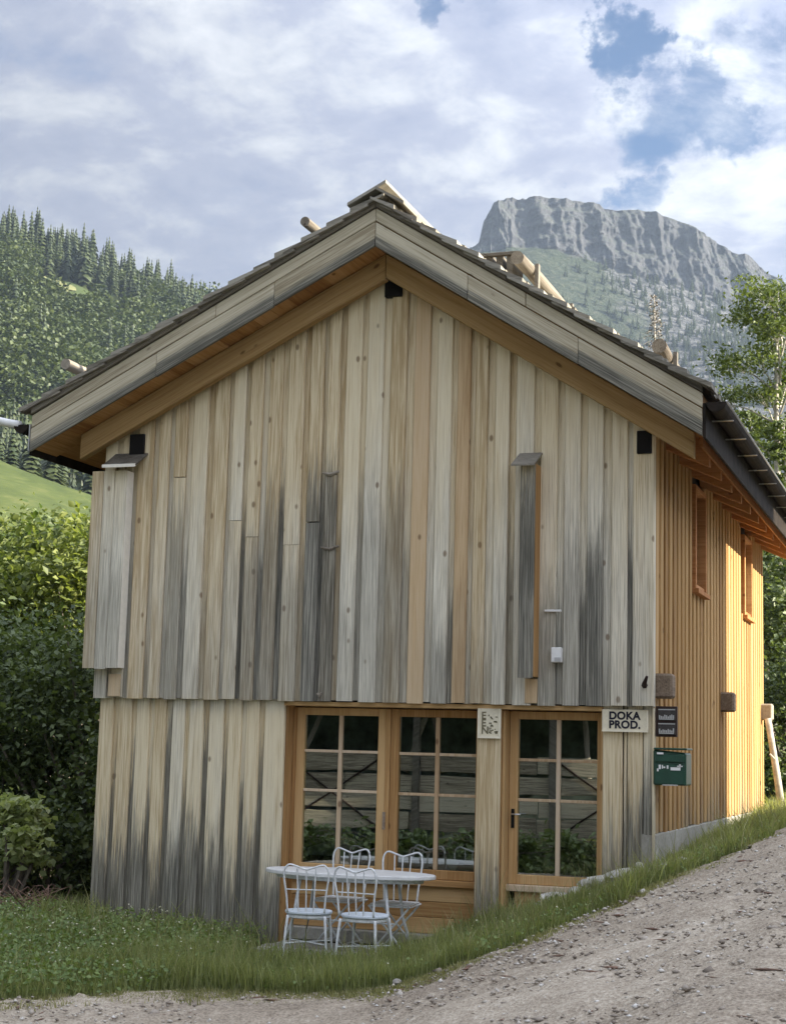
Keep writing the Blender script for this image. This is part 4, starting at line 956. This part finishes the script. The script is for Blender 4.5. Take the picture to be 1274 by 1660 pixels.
# broad clover leaves and small flowers in the left-hand patch
def flats(n, name, mt_, size, zlo, zhi, region, tilt=.7):
    P_ = np.zeros((0, 2))
    while len(P_) < n: P_ = np.concatenate([P_, region(int(n * 1.5))])
    P_ = P_[:n]; Z = gz(P_[:, 0], P_[:, 1]) + rng.uniform(zlo, zhi, n)
    nrm = np.stack([rng.normal(0, tilt, n), rng.normal(-.25, tilt, n), np.ones(n)], 1); nrm /= np.linalg.norm(nrm, axis=1)[:, None]
    t = np.cross(nrm, rng.normal(0, 1, (n, 3))); t /= np.linalg.norm(t, axis=1)[:, None]; bb = np.cross(nrm, t); s = (size * rng.uniform(.6, 1.4, n))[:, None]
    c = np.stack([P_[:, 0], P_[:, 1], Z], 1)
    V_ = np.stack([c - t * s, c + bb * s * .7 + nrm * s * .2, c + t * s, c - bb * s * .7 + nrm * s * .2], 1).reshape(-1, 3); k_ = np.arange(n)[:, None] * 4
    return tag(link(name, np_mesh(name, V_, np.concatenate([k_ + np.array([[0, 1, 2]]), k_ + np.array([[0, 2, 3]])], 1).reshape(-1, 3)), mt_), kind='stuff')
patch = verge(-7.4, -3.4, -4.6, -.05)
flats(17000, 'clover', M['clover'], .021, .02, .20, patch)
flats(6000, 'clover', M['clover'], .018, .02, .12, verge(-3.4, 1.0, -2.8, 9))
flats(900, 'clover_flowers', M['petal'], .011, .12, .24, patch, .4)
flats(110, 'clover_flowers', M['petal'], .010, .08, .16, verge(-2.0, 1.0, -2.5, 5), .4)
# pebbles and twig litter on the road
def pebbles(n, name, mt_, lo, hi, stretch):
    q = np.stack([rng.uniform(-7, 3, n * 3), rng.uniform(-7.5, 4, n * 3)], 1); q = q[inside(q[:, 0], q[:, 1], ROAD)][:n]; n = len(q)
    base = np.array([(1, 0, 0), (0, 1, 0), (-1, 0, 0), (0, -1, 0), (0, 0, .8), (0, 0, -.8)]); tri = np.array([(0, 1, 4), (1, 2, 4), (2, 3, 4), (3, 0, 4), (1, 0, 5), (2, 1, 5), (3, 2, 5), (0, 3, 5)])
    s = np.exp(rng.uniform(np.log(lo), np.log(hi), n)); a = rng.uniform(0, 2 * np.pi, n)
    L_ = base[None] * np.stack([s * stretch, s * rng.uniform(.6, 1, n) / stretch ** .5, s * rng.uniform(.4, .8, n) / stretch ** .5], 1)[:, None] * rng.uniform(.75, 1.25, (n, 6, 1))
    X_ = L_[..., 0] * np.cos(a)[:, None] - L_[..., 1] * np.sin(a)[:, None]; Y_ = L_[..., 0] * np.sin(a)[:, None] + L_[..., 1] * np.cos(a)[:, None]
    V_ = np.stack([X_ + q[:, :1], Y_ + q[:, 1:], L_[..., 2] + (gz(q[:, 0], q[:, 1]) + .018)[:, None]], -1).reshape(-1, 3)
    F_ = (np.arange(n)[:, None, None] * 6 + tri[None]).reshape(-1, 3)
    return tag(link(name, np_mesh(name, V_, F_), mt_), kind='stuff')
m, k, out = mat('pebble')
g = k.add('ShaderNodeNewGeometry').outputs['Random Per Island']
bsdf(k, out, k.ramp(g, [(0.0, (.17, .14, .11)), (.4, (.33, .285, .235)), (.85, (.46, .42, .36)), (1.0, (.66, .64, .60))]), .9)
M['pebble'] = m
pebbles(9000, 'pebbles', M['pebble'], .007, .028, 1.0)
pebbles(260, 'twig_litter', M['brush'], .010, .035, 3.0)
pebbles(160, 'road_stones', M['pebble'], .03, .055, 1.0)
# heap of dead brush at the left edge
b = MB()
for q in range(170):
    x, y = random.gauss(-6.9, .45), random.gauss(-.25, .35); z = float(gz(x, y)) + random.uniform(0, .2); a_ = random.uniform(0, 6.28); l = random.uniform(.15, .5)
    b.tube([(x, y, z), (x + math.cos(a_) * l * .5, y + math.sin(a_) * l * .5, z + random.uniform(.0, .16)), (x + math.cos(a_) * l, y + math.sin(a_) * l, z + random.uniform(-.08, .22))], [.007, .006, .003], 4, False)
br = b.build('brush_heap', M['brush'], None, recalc=False); tag(br, kind='stuff'); br['note'] = 0; del br['note']; tag(br, 'heap of dry reddish twigs in the grass left of the house', 'brush heap')

# ------------------------------------------------------------------ trees
def cards(C_, size, up=.35, aspect=.62, fold=.25):
    """leaf cards (two triangles each, folded) at centres C_"""
    n = len(C_); nrm = rng.normal(0, 1, (n, 3)); nrm[:, 2] = np.abs(nrm[:, 2]) + up; nrm /= np.linalg.norm(nrm, axis=1)[:, None]
    t = np.cross(nrm, rng.normal(0, 1, (n, 3))); t /= np.linalg.norm(t, axis=1)[:, None]; bb = np.cross(nrm, t); s = (size * rng.uniform(.6, 1.35, n))[:, None]
    V_ = np.stack([C_ - t * s, C_ + bb * s * aspect + nrm * s * fold, C_ + t * s, C_ - bb * s * aspect + nrm * s * fold], 1).reshape(-1, 3); k_ = np.arange(n)[:, None] * 4
    return V_, np.concatenate([k_ + np.array([[0, 1, 2]]), k_ + np.array([[0, 2, 3]])], 1).reshape(-1, 3)
def clumps(centre, rad, nc, per, spread, shell=.55):
    c = rng.normal(0, 1, (nc, 3)); c /= np.linalg.norm(c, axis=1)[:, None]; c *= (shell + (1 - shell) * rng.uniform(0, 1, nc) ** .6)[:, None]
    c = c * np.array(rad) + np.array(centre)
    sc = spread * rng.uniform(.6, 1.4, nc)
    p = rng.normal(0, 1, (nc, per, 3)) * sc[:, None, None] * np.array([1, 1, .55])
    return c, (c[:, None] + p).reshape(-1, 3)
def bush(name, base, crowns, mt_, size, label, cat, group, trunk=.09):
    """crowns: (centre, radii, clumps, leaves per clump, spread)"""
    o = empty(name, base, label, cat, group); allp = []; b = MB()
    for (c, r, nc, per, sp) in crowns:
        cc, p = clumps(c, r, nc, per, sp); allp.append(p)
        for q in cc[::3]:
            mid = (Vector(base) * .45 + Vector(q) * .55) + Vector((random.uniform(-.2, .2), random.uniform(-.2, .2), .3))
            b.tube([base, tuple(mid), tuple(q)], [trunk * .55, trunk * .3, .008], 5, False)
    b.build('branches', M['bark'], o, recalc=False)
    P_ = np.concatenate(allp); gzz = gz(P_[:, 0], P_[:, 1]) + .02; P_ = P_[P_[:, 2] > gzz]
    V_, F_ = cards(P_, size); V_ = V_ - np.array(base)
    link('crown', np_mesh(name + '_crown', V_, F_), mt_, o)
    return o
GB = 'leafy shrubs left of the house'
bush('hazel_shrub', (-11.9, 11.6, -1.3), [((-12.0, 11.5, 4.3), (2.3, 2.0, 2.1), 90, 230, .34), ((-10.6, 12.4, 4.2), (1.5, 1.5, 1.5), 40, 220, .32)], M['hazel'], .075, 'tall bright green hazel shrub with sunlit top beside the house', 'shrub', GB)
bush('hazel_shrub', (-14.9, 11.2, -1.6), [((-14.9, 11.0, 4.2), (2.2, 2.0, 2.1), 80, 230, .34)], M['hazel'], .075, 'bright green hazel shrub cut by the left edge of the photo', 'shrub', GB)
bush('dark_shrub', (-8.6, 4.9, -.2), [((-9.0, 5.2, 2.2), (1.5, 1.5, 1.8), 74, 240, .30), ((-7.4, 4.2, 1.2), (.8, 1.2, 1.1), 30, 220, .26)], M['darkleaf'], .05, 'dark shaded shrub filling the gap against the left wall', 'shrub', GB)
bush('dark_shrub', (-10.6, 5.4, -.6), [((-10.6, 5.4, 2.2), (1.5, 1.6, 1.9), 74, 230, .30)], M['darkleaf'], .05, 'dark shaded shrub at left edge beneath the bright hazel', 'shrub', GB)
bush('sunlit_pale_shrub', (-8.0, 1.9, -.1), [((-7.95, 1.7, 1.0), (.55, .5, .42), 22, 120, .13)], M['sunlitleaf'], .055, 'small shrub with yellow green leaves coloured pale as if sunlit low at left edge', 'shrub', GB)
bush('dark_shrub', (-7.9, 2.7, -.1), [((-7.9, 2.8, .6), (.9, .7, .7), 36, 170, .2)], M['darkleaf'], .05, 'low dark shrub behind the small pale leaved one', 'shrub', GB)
bush('round_shrub', (-15.6, 15.0, -2.6), [((-15.4, 14.6, 5.9), (1.4, 1.2, 1.1), 40, 170, .26)], M['darkleaf'], .07, 'dark grey green treetop poking above the bright hazel', 'tree', GB)

def larch(base, h, r, label, mt_, group, n_limb=46, per=260, lean=(0, 0), bare=.25, leaf=.05, name='larch_tree', droop=.25, barkm='palebark'):
    o = empty(name, base, label, 'tree', group); bx_, by_, bz_ = base
    tp = [(bx_ + lean[0] * t + .12 * math.sin(3 * t), by_ + lean[1] * t, bz_ - .3 + h * t) for t in np.linspace(0, 1, 9)]
    MB().tube(tp, [max(.012, .017 * h * (1 - t) ** .9) for t in np.linspace(0, 1, 9)], 8).build('trunk', M[barkm], o, smooth=True, recalc=False)
    b = MB(); pts = []
    for q in range(n_limb):
        t = bare + (1 - bare) * (q + random.random()) / n_limb; i = min(int(t * 8), 7); f = t * 8 - i
        p0 = Vector(tp[i]) * (1 - f) + Vector(tp[i + 1]) * f; a_ = q * 2.4 + random.uniform(-.5, .5); L_ = r * (1.05 - t) ** .7 * random.uniform(.55, 1.15)
        d_ = Vector((math.cos(a_), math.sin(a_), random.uniform(.0, .25)))
        pth = [p0 + d_ * L_ * s + Vector((0, 0, -droop * L_ * s * s)) for s in (0, .35, .7, 1)]
        b.tube([tuple(p) for p in pth], [.03 * (1.2 - t), .02 * (1.2 - t), .012, .005], 5, False)
        n = int(per * (L_ / r + .15)); s = rng.uniform(.15, 1.0, n); P_ = np.array([tuple(p0 + d_ * L_ * float(x_) + Vector((0, 0, -droop * L_ * float(x_) ** 2))) for x_ in s])
        sp = .07 + .16 * L_ / r * r * .28
        pts.append(P_ + rng.normal(0, 1, (n, 3)) * np.array([sp, sp, sp * .45]) - np.array([0, 0, .04]))
    b.build('limbs', M[barkm], o, recalc=False)
    V_, F_ = cards(np.concatenate(pts), leaf, .2, .5); link('crown', np_mesh(name + '_crown', V_ - np.array(base), F_), mt_, o)
    return o
GR = 'trees behind the right end of the house'
def open_tree(base, top, label, mt_, cl, leaf, name='open_crowned_tree'):
    o = empty(name, base, label, 'tree', GR); B = Vector(base); T = Vector(top)
    tp = [B * (1 - t) + T * t + Vector((.14 * math.sin(5 * t), .1 * math.cos(4 * t), -.2 * (1 - t))) for t in np.linspace(0, 1, 9)]
    MB().tube([tuple(p) for p in tp], [.15 * (1 - t) ** .8 + .018 for t in np.linspace(0, 1, 9)], 8).build('trunk', M['palebark'], o, smooth=True, recalc=False)
    b = MB(); P_ = []
    for (t, dx, dy, dz, r, n) in cl:
        p0 = B * (1 - t) + T * t; c = p0 + Vector((dx, dy, dz)); q0 = B * (1 - t + .07) + T * (t - .07)
        b.tube([tuple(q0), tuple(q0 * .5 + c * .5 + Vector((0, 0, .12))), tuple(c)], [.035, .02, .007], 5, False)
        for _ in range(5):
            e = c + Vector((random.gauss(0, r * .5), random.gauss(0, r * .5), random.gauss(0, r * .2))); b.tube([tuple(q0 * .3 + c * .7), tuple(e)], [.012, .004], 4, False)
            P_.append(np.array(tuple(e)) + rng.normal(0, 1, (n // 5, 3)) * np.array([r * .42, r * .42, r * .20]))
    b.build('limbs', M['palebark'], o, recalc=False)
    V_, F_ = cards(np.concatenate(P_), leaf, .3, .5); link('crown', np_mesh(name + '_crown', V_ - np.array(base), F_), mt_, o); return o
rr = random.Random(5); CL = []
for q in range(44):
    t = .36 + .64 * q / 43; R_ = 1.9 * (1.0 - .45 * max(0, (t - .6) / .4)) ; a_ = q * 2.399
    CL.append((t, math.cos(a_) * R_ * rr.uniform(.25, 1), math.sin(a_) * R_ * rr.uniform(.3, 1), rr.uniform(-.1, .25), rr.uniform(.4, .75), 420))
CL += [(.86, -1.35, -.3, -.1, .7, 500), (.80, -1.75, 0, -.2, .6, 420), (.95, -.8, 0, .15, .6, 450), (.70, -1.5, .2, -.4, .45, 260)]
open_tree((-2.35, 30.0, .9), (-1.85, 30.3, 15.2), 'tall open crowned tree with pale trunk at the right edge', M['larch'], CL, .07)
larch((-1.35, 24.0, .9), 9.6, 2.3, 'shorter dark larch filling the right edge below the tall one', M['larch'], GR, 60, 420, (.1, 0), .05, .07, droop=.4)
larch((-3.3, 34.3, .8), 12.2, 3.2, 'bushy olive larch rising just behind the right eave', M['larch'], GR, 76, 560, (0, 0), .1, .08)
larch((-8.65, 47.4, .5), 20.2, 1.7, 'thin half bare spruce tip above the right roof slope', M['deadtwig'], GR, 230, 34, (0, 0), .45, .05, 'dead_spruce', .45)
bush('dark_thicket', (-.6, 18.6, 1.0), [((-.5, 18.8, 2.6), (1.0, 1.6, 1.9), 60, 250, .30), ((-.7, 21.0, 4.6), (1.3, 1.6, 2.2), 60, 240, .34)], M['darkleaf'], .06, 'dark thicket behind the leaning pole at right', 'shrub', GR)
bush('dark_thicket', (-2.3, 24.6, 1.0), [((-2.2, 24.6, 3.6), (1.8, 1.6, 3.0), 80, 240, .36)], M['darkleaf'], .07, 'dark thicket hidden mostly behind the far house corner', 'shrub', GR)
blades(5000, 'grass', M['grass'], .08, .25, .008, verge(-.2, 1.4, 8.6, 20))

# forest on the hill: spruces and broadleaved crowns
def spruce_arrays(h, r, whorls=13, per=8, seed=0):
    rg = np.random.default_rng(seed); V_ = []; F_ = []
    for q in range(whorls):
        t = q / (whorls - 1); z = h * (.06 + .92 * t); L_ = r * (1 - t) ** .85 + .012
        for j in range(per):
            a_ = 2 * np.pi * (j + rg.uniform(0, 1)) / per; l = L_ * rg.uniform(.7, 1.2); w_ = l * .30 + .006; dz = -l * rg.uniform(.45, .95)
            e = np.array([np.cos(a_), np.sin(a_)]); s = np.array([-e[1], e[0]]); k_ = len(V_)
            V_ += [(0, 0, z + .05 * h), (*(e * l * .6 + s * w_), z + dz * .5), (*(e * l), z + dz), (*(e * l * .6 - s * w_), z + dz * .5)]
            F_ += [(k_, k_ + 1, k_ + 2), (k_, k_ + 2, k_ + 3)]
    return np.array(V_, float), np.array(F_)
def broad_arrays(h, r, n=130, seed=0):
    global rng
    keep_, rng = rng, np.random.default_rng(seed)
    c, p = clumps((0, 0, h * .58), (r, r, h * .42), 14, n // 14, r * .24, .5); V_, F_ = cards(p, r * .115, .5, .8)
    rng = keep_; return V_, F_
def hill_pt(s, t):
    y_ = t * (HG.shape[0] - 1); x_ = s * (HG.shape[1] - 1); a_, b_ = int(min(y_, HG.shape[0] - 2)), int(min(x_, HG.shape[1] - 2)); f, g2 = y_ - a_, x_ - b_
    return HG[a_, b_] * (1 - f) * (1 - g2) + HG[a_ + 1, b_] * f * (1 - g2) + HG[a_, b_ + 1] * (1 - f) * g2 + HG[a_ + 1, b_ + 1] * f * g2
SPV = [spruce_arrays(1, .125 + .022 * s, 17, 9, s) for s in range(5)]; BRV = [broad_arrays(1, .45, 290, s + 20) for s in range(6)]
nrow = HG.shape[0]; t_ridge = 52 / (nrow - 1)
clear = Vector((-306.6, 482.9, 162.8))
dd_ = np.linalg.norm(HG - np.array(clear), axis=2); ci_, cj_ = np.unravel_index(np.argmin(dd_), dd_.shape); cs_, ct_ = cj_ / (HG.shape[1] - 1), ci_ / (HG.shape[0] - 1)
PV = [hill_pt(cs_, ct_) + np.array([0, 0, .7])]
for rr_ in (.5, 1.0):
    for q in range(28):
        a_ = q * 2 * math.pi / 28; w_ = rr_ * (1 + .3 * math.sin(2 * a_ + 1) + .22 * math.sin(5 * a_) + .12 * math.sin(9 * a_ + 2)) if rr_ == 1 else rr_ * .8
        PV.append(hill_pt(cs_ + .024 * w_ * math.cos(a_), ct_ + .022 * w_ * math.sin(a_)) + np.array([0, 0, .6]))
FV = [(0, 1 + q, 1 + (q + 1) % 28) for q in range(28)] + [(1 + q, 29 + q, 29 + (q + 1) % 28) for q in range(28)] + [(1 + q, 29 + (q + 1) % 28, 1 + (q + 1) % 28) for q in range(28)]
tag(link('hill_clearing', np_mesh('hill_clearing', PV, FV), plain('dry_pasture', (0.125, 0.130, 0.052), .9, 0, .4, .25), smooth=True), kind='structure')
spm = [np_mesh('spruce', v, f) for v, f in SPV]
for me_ in spm: me_.materials.append(M['spruce'])
for q in range(150):
    s = .17 + .55 * (q + random.random()) / 150; t = t_ridge - random.choice((0, 0, .01, .03, .05, .08)); p = hill_pt(s, t); h = random.triangular(9, 23, 15) * (1.1 if s < .42 else .8)
    o = bpy.data.objects.new('spruce_tree', spm[int(random.random() * 5)]); COL.objects.link(o); o.location = (p[0], p[1], p[2] - 1); o.scale = (h * random.uniform(.85, 1.2),) * 2 + (h,); o.rotation_euler = (0, 0, random.uniform(0, 6))
    tag(o, 'dark spruce among those along the skyline of the left hill', 'spruce', 'spruces along the skyline of the left hill')
VV, FF, mi, off = [], [], [], 0
def scatter(cnt, tf, arrs, hr, mindex, cond=None):
    global off
    for q in range(cnt):
        s = random.uniform(.10, .80); t = tf(); p = hill_pt(s, t)
        dv_ = Vector(p) - clear
        if dv_.length < 17 or (dv_.length < 34 and dv_.z < 0): continue
        if cond and not cond(p): continue
        v, f = random.choice(arrs); h = random.uniform(*hr); a_ = random.uniform(0, 6.28); c_, s_ = math.cos(a_), math.sin(a_)
        w_ = v * h; R_ = np.stack([w_[:, 0] * c_ - w_[:, 1] * s_, w_[:, 0] * s_ + w_[:, 1] * c_, w_[:, 2]], 1) + p - np.array([0, 0, .8])
        VV.append(R_); FF.append(f + off); mi.append(np.full(len(f), mindex)); off += len(v)
t_bot = 6 / (nrow - 1)
scatter(2300, lambda: random.uniform(t_bot, t_ridge), BRV, (8, 14), 0, lambda p: vnoise(np.array([p * .018]), 3)[0] < .72)
scatter(300, lambda: t_ridge - .42 * random.random() ** 2.2, SPV, (12, 22), 1, lambda p: vnoise(np.array([p * .018]), 3)[0] > .38)
scatter(220, lambda: random.uniform(t_bot - .02, t_bot + .1), SPV, (14, 22), 1)
fo = link('hill_forest', np_mesh('hill_forest', np.concatenate(VV), np.concatenate(FF)), M['broad']); fo.data.materials.append(M['spruce'])
fo.data.polygons.foreach_set('material_index', np.concatenate(mi).astype(np.int32)); tag(fo, kind='stuff')
# dark spruces at the top edge of the meadow
for q in range(34):
    f = (q + random.random()) / 34 * (len(MTOP) - 1.01); i = int(f); p = (Vector(MTOP[i]) * (1 - f + i) + Vector(MTOP[i + 1]) * (f - i)) * random.uniform(1.02, 1.10)
    o = bpy.data.objects.new('spruce_tree', spm[int(random.random() * 5)]); COL.objects.link(o); h = random.uniform(7, 11); o.location = (p[0], p[1], Vector(MTOP[i]).z * .9 + Vector(MTOP[i + 1]).z * .1 - 4); o.scale = (h * 1.7, h * 1.7, h); o.rotation_euler = (0, 0, random.uniform(0, 6))
    tag(o, 'dark spruce in the shaded row above the sunlit meadow', 'spruce', 'dark spruces along the top of the meadow')
# scattered trees on the lower right flank of the mountain
VV, FF, off = [], [], 0
for q in range(1500):
    j = int(random.uniform(.42, .98) * (nx - 1)); i = int(random.uniform(14, 112)); p = MG[i, j]
    if random.random() > scr.reshape(ny, nx)[i, j] + .08: continue
    v, f = random.choice(SPV); h = random.uniform(6, 12); VV.append(v * np.array([h * 1.3, h * 1.3, h]) + p - np.array([0, 0, 1])); FF.append(f + off); off += len(v)
tag(link('mountain_forest', np_mesh('mountain_forest', np.concatenate(VV), np.concatenate(FF)), M['spruce']), kind='stuff')

# ------------------------------------------------------------------ across the road: what the panes mirror and what shades the yard
shed = empty('timber_shed', (-9, -20.5, .1), 'low open timber shed of wide grey boards opposite the house', 'shed')
for q in range(4):
    xa = -16.0
    while xa < -3.3:
        xb = min(xa + random.uniform(2.2, 4.0), -3.2); t_ = random.uniform(-.06, .06); z0 = .28 + q * .445 + random.uniform(-.03, .03); z1 = z0 + random.uniform(.35, .41)
        MB().prism([(xa, z0 - t_), (xb - .02, z0 + t_), (xb - .02, z1 + t_ + random.uniform(-.03, .03)), (xa, z1 - t_)], -20.0 + .02 * (q % 2) + random.uniform(-.02, .02), -19.94 + .02 * (q % 2)).build('plank', M['plain_grey'], shed, .01)
        xa = xb
for (p0, p1) in (((-9.5, -20.2, 1.6), (-9.0, -20.6, 3.3)), ((-8.6, -20.2, 1.6), (-9.0, -20.5, 3.3)), ((-12.3, -20.3, 1.5), (-11.9, -21.2, 3.2)), ((-5.2, -20.3, 1.5), (-5.5, -21.0, 3.2))):
    MB().tube([p0, p1], .06, 7).build('leaning_rail', M['log'], shed)
for xx in (-16, -12.6, -9.2, -6.0, -3.3): MB().box(xx, xx + .16, -19.94, -19.8, .0, 3.4).build('post', M['edge_grey'], shed, .006)
for xx in (-6.0, -12.6):
    for a_, b_ in ((.3, 1.9), (1.9, .3)): MB().tube([(xx + .2, -19.9, a_), (xx + 2.6, -19.9, b_)], .022, 6).build('cross_brace', M['frame_dark'], shed)
MB().box(-16.4, -2.8, -24.2, -24.0, -.2, 3.3).build('wall', plain('mossy_boards', (0.10, 0.125, 0.115), .9, 0, .6, 3), shed)
MB().prism([(-24.6, 3.45), (-19.2, 3.35), (-19.2, 3.5), (-24.6, 4.4)], -16.8, -2.4, 'x').build('roof', M['edge_grey'], shed)
bush('low_hedge', (-7, -13.4, .1), [((-12.5 + 1.15 * q_, -13.4, .28), (.75, .45, .38), 16, 60, .16) for q_ in range(10)], M['darkleaf'], .07, 'low dark hedge in front of the open shed opposite the house', 'hedge', None, .02)
barn = empty('neighbouring_barn', (17, -5, 1), 'tall dark barn across the road', 'barn')
BX, BY0, BY1, BH = 13.5, -16.0, 6.7, 11.4
MB().box(BX, BX + 9, BY0, BY1, -.5, BH).build('wall', M['render'], barn)
MB().prism([(BX - .5, BH - .05), (BX + 4.5, BH + 2.6), (BX + 9.5, BH - .05), (BX + 9.5, BH + .15), (BX + 4.5, BH + 2.85), (BX - .5, BH + .15)], BY0 - .4, BY1 + .1).build('roof', M['shingle'], barn)
for yy in np.arange(BY0 + 2.5, BY1 - 2, 4.0):
    for zz_ in (2.2, 5.2, 8.2):
        f_ = MB().box(BX - .03, BX + .02, yy, yy + 1.1, zz_, zz_ + 1.5).build('window', M['warm'], barn)
        MB().box(BX - .04, BX - .031, yy + .1, yy + 1.0, zz_ + .1, zz_ + 1.4).build('pane', M['glass'], f_)

# ------------------------------------------------------------------ air
if HAZE:
    m = bpy.data.materials.new('haze'); m.use_nodes = True; k = N(m.node_tree)
    for n in list(k.n): k.n.remove(n)
    out = k.add('ShaderNodeOutputMaterial'); pv = k.add('ShaderNodeVolumePrincipled')
    pv.inputs['Color'].default_value = (.62, .78, 1.0, 1); pv.inputs['Density'].default_value = .00011; pv.inputs['Anisotropy'].default_value = .2
    k.put(out.inputs['Volume'], pv.outputs[0])
    o = MB().box(-1300, 1300, -700, 2150, -75, 545).build('haze', m); tag(o, kind='stuff')
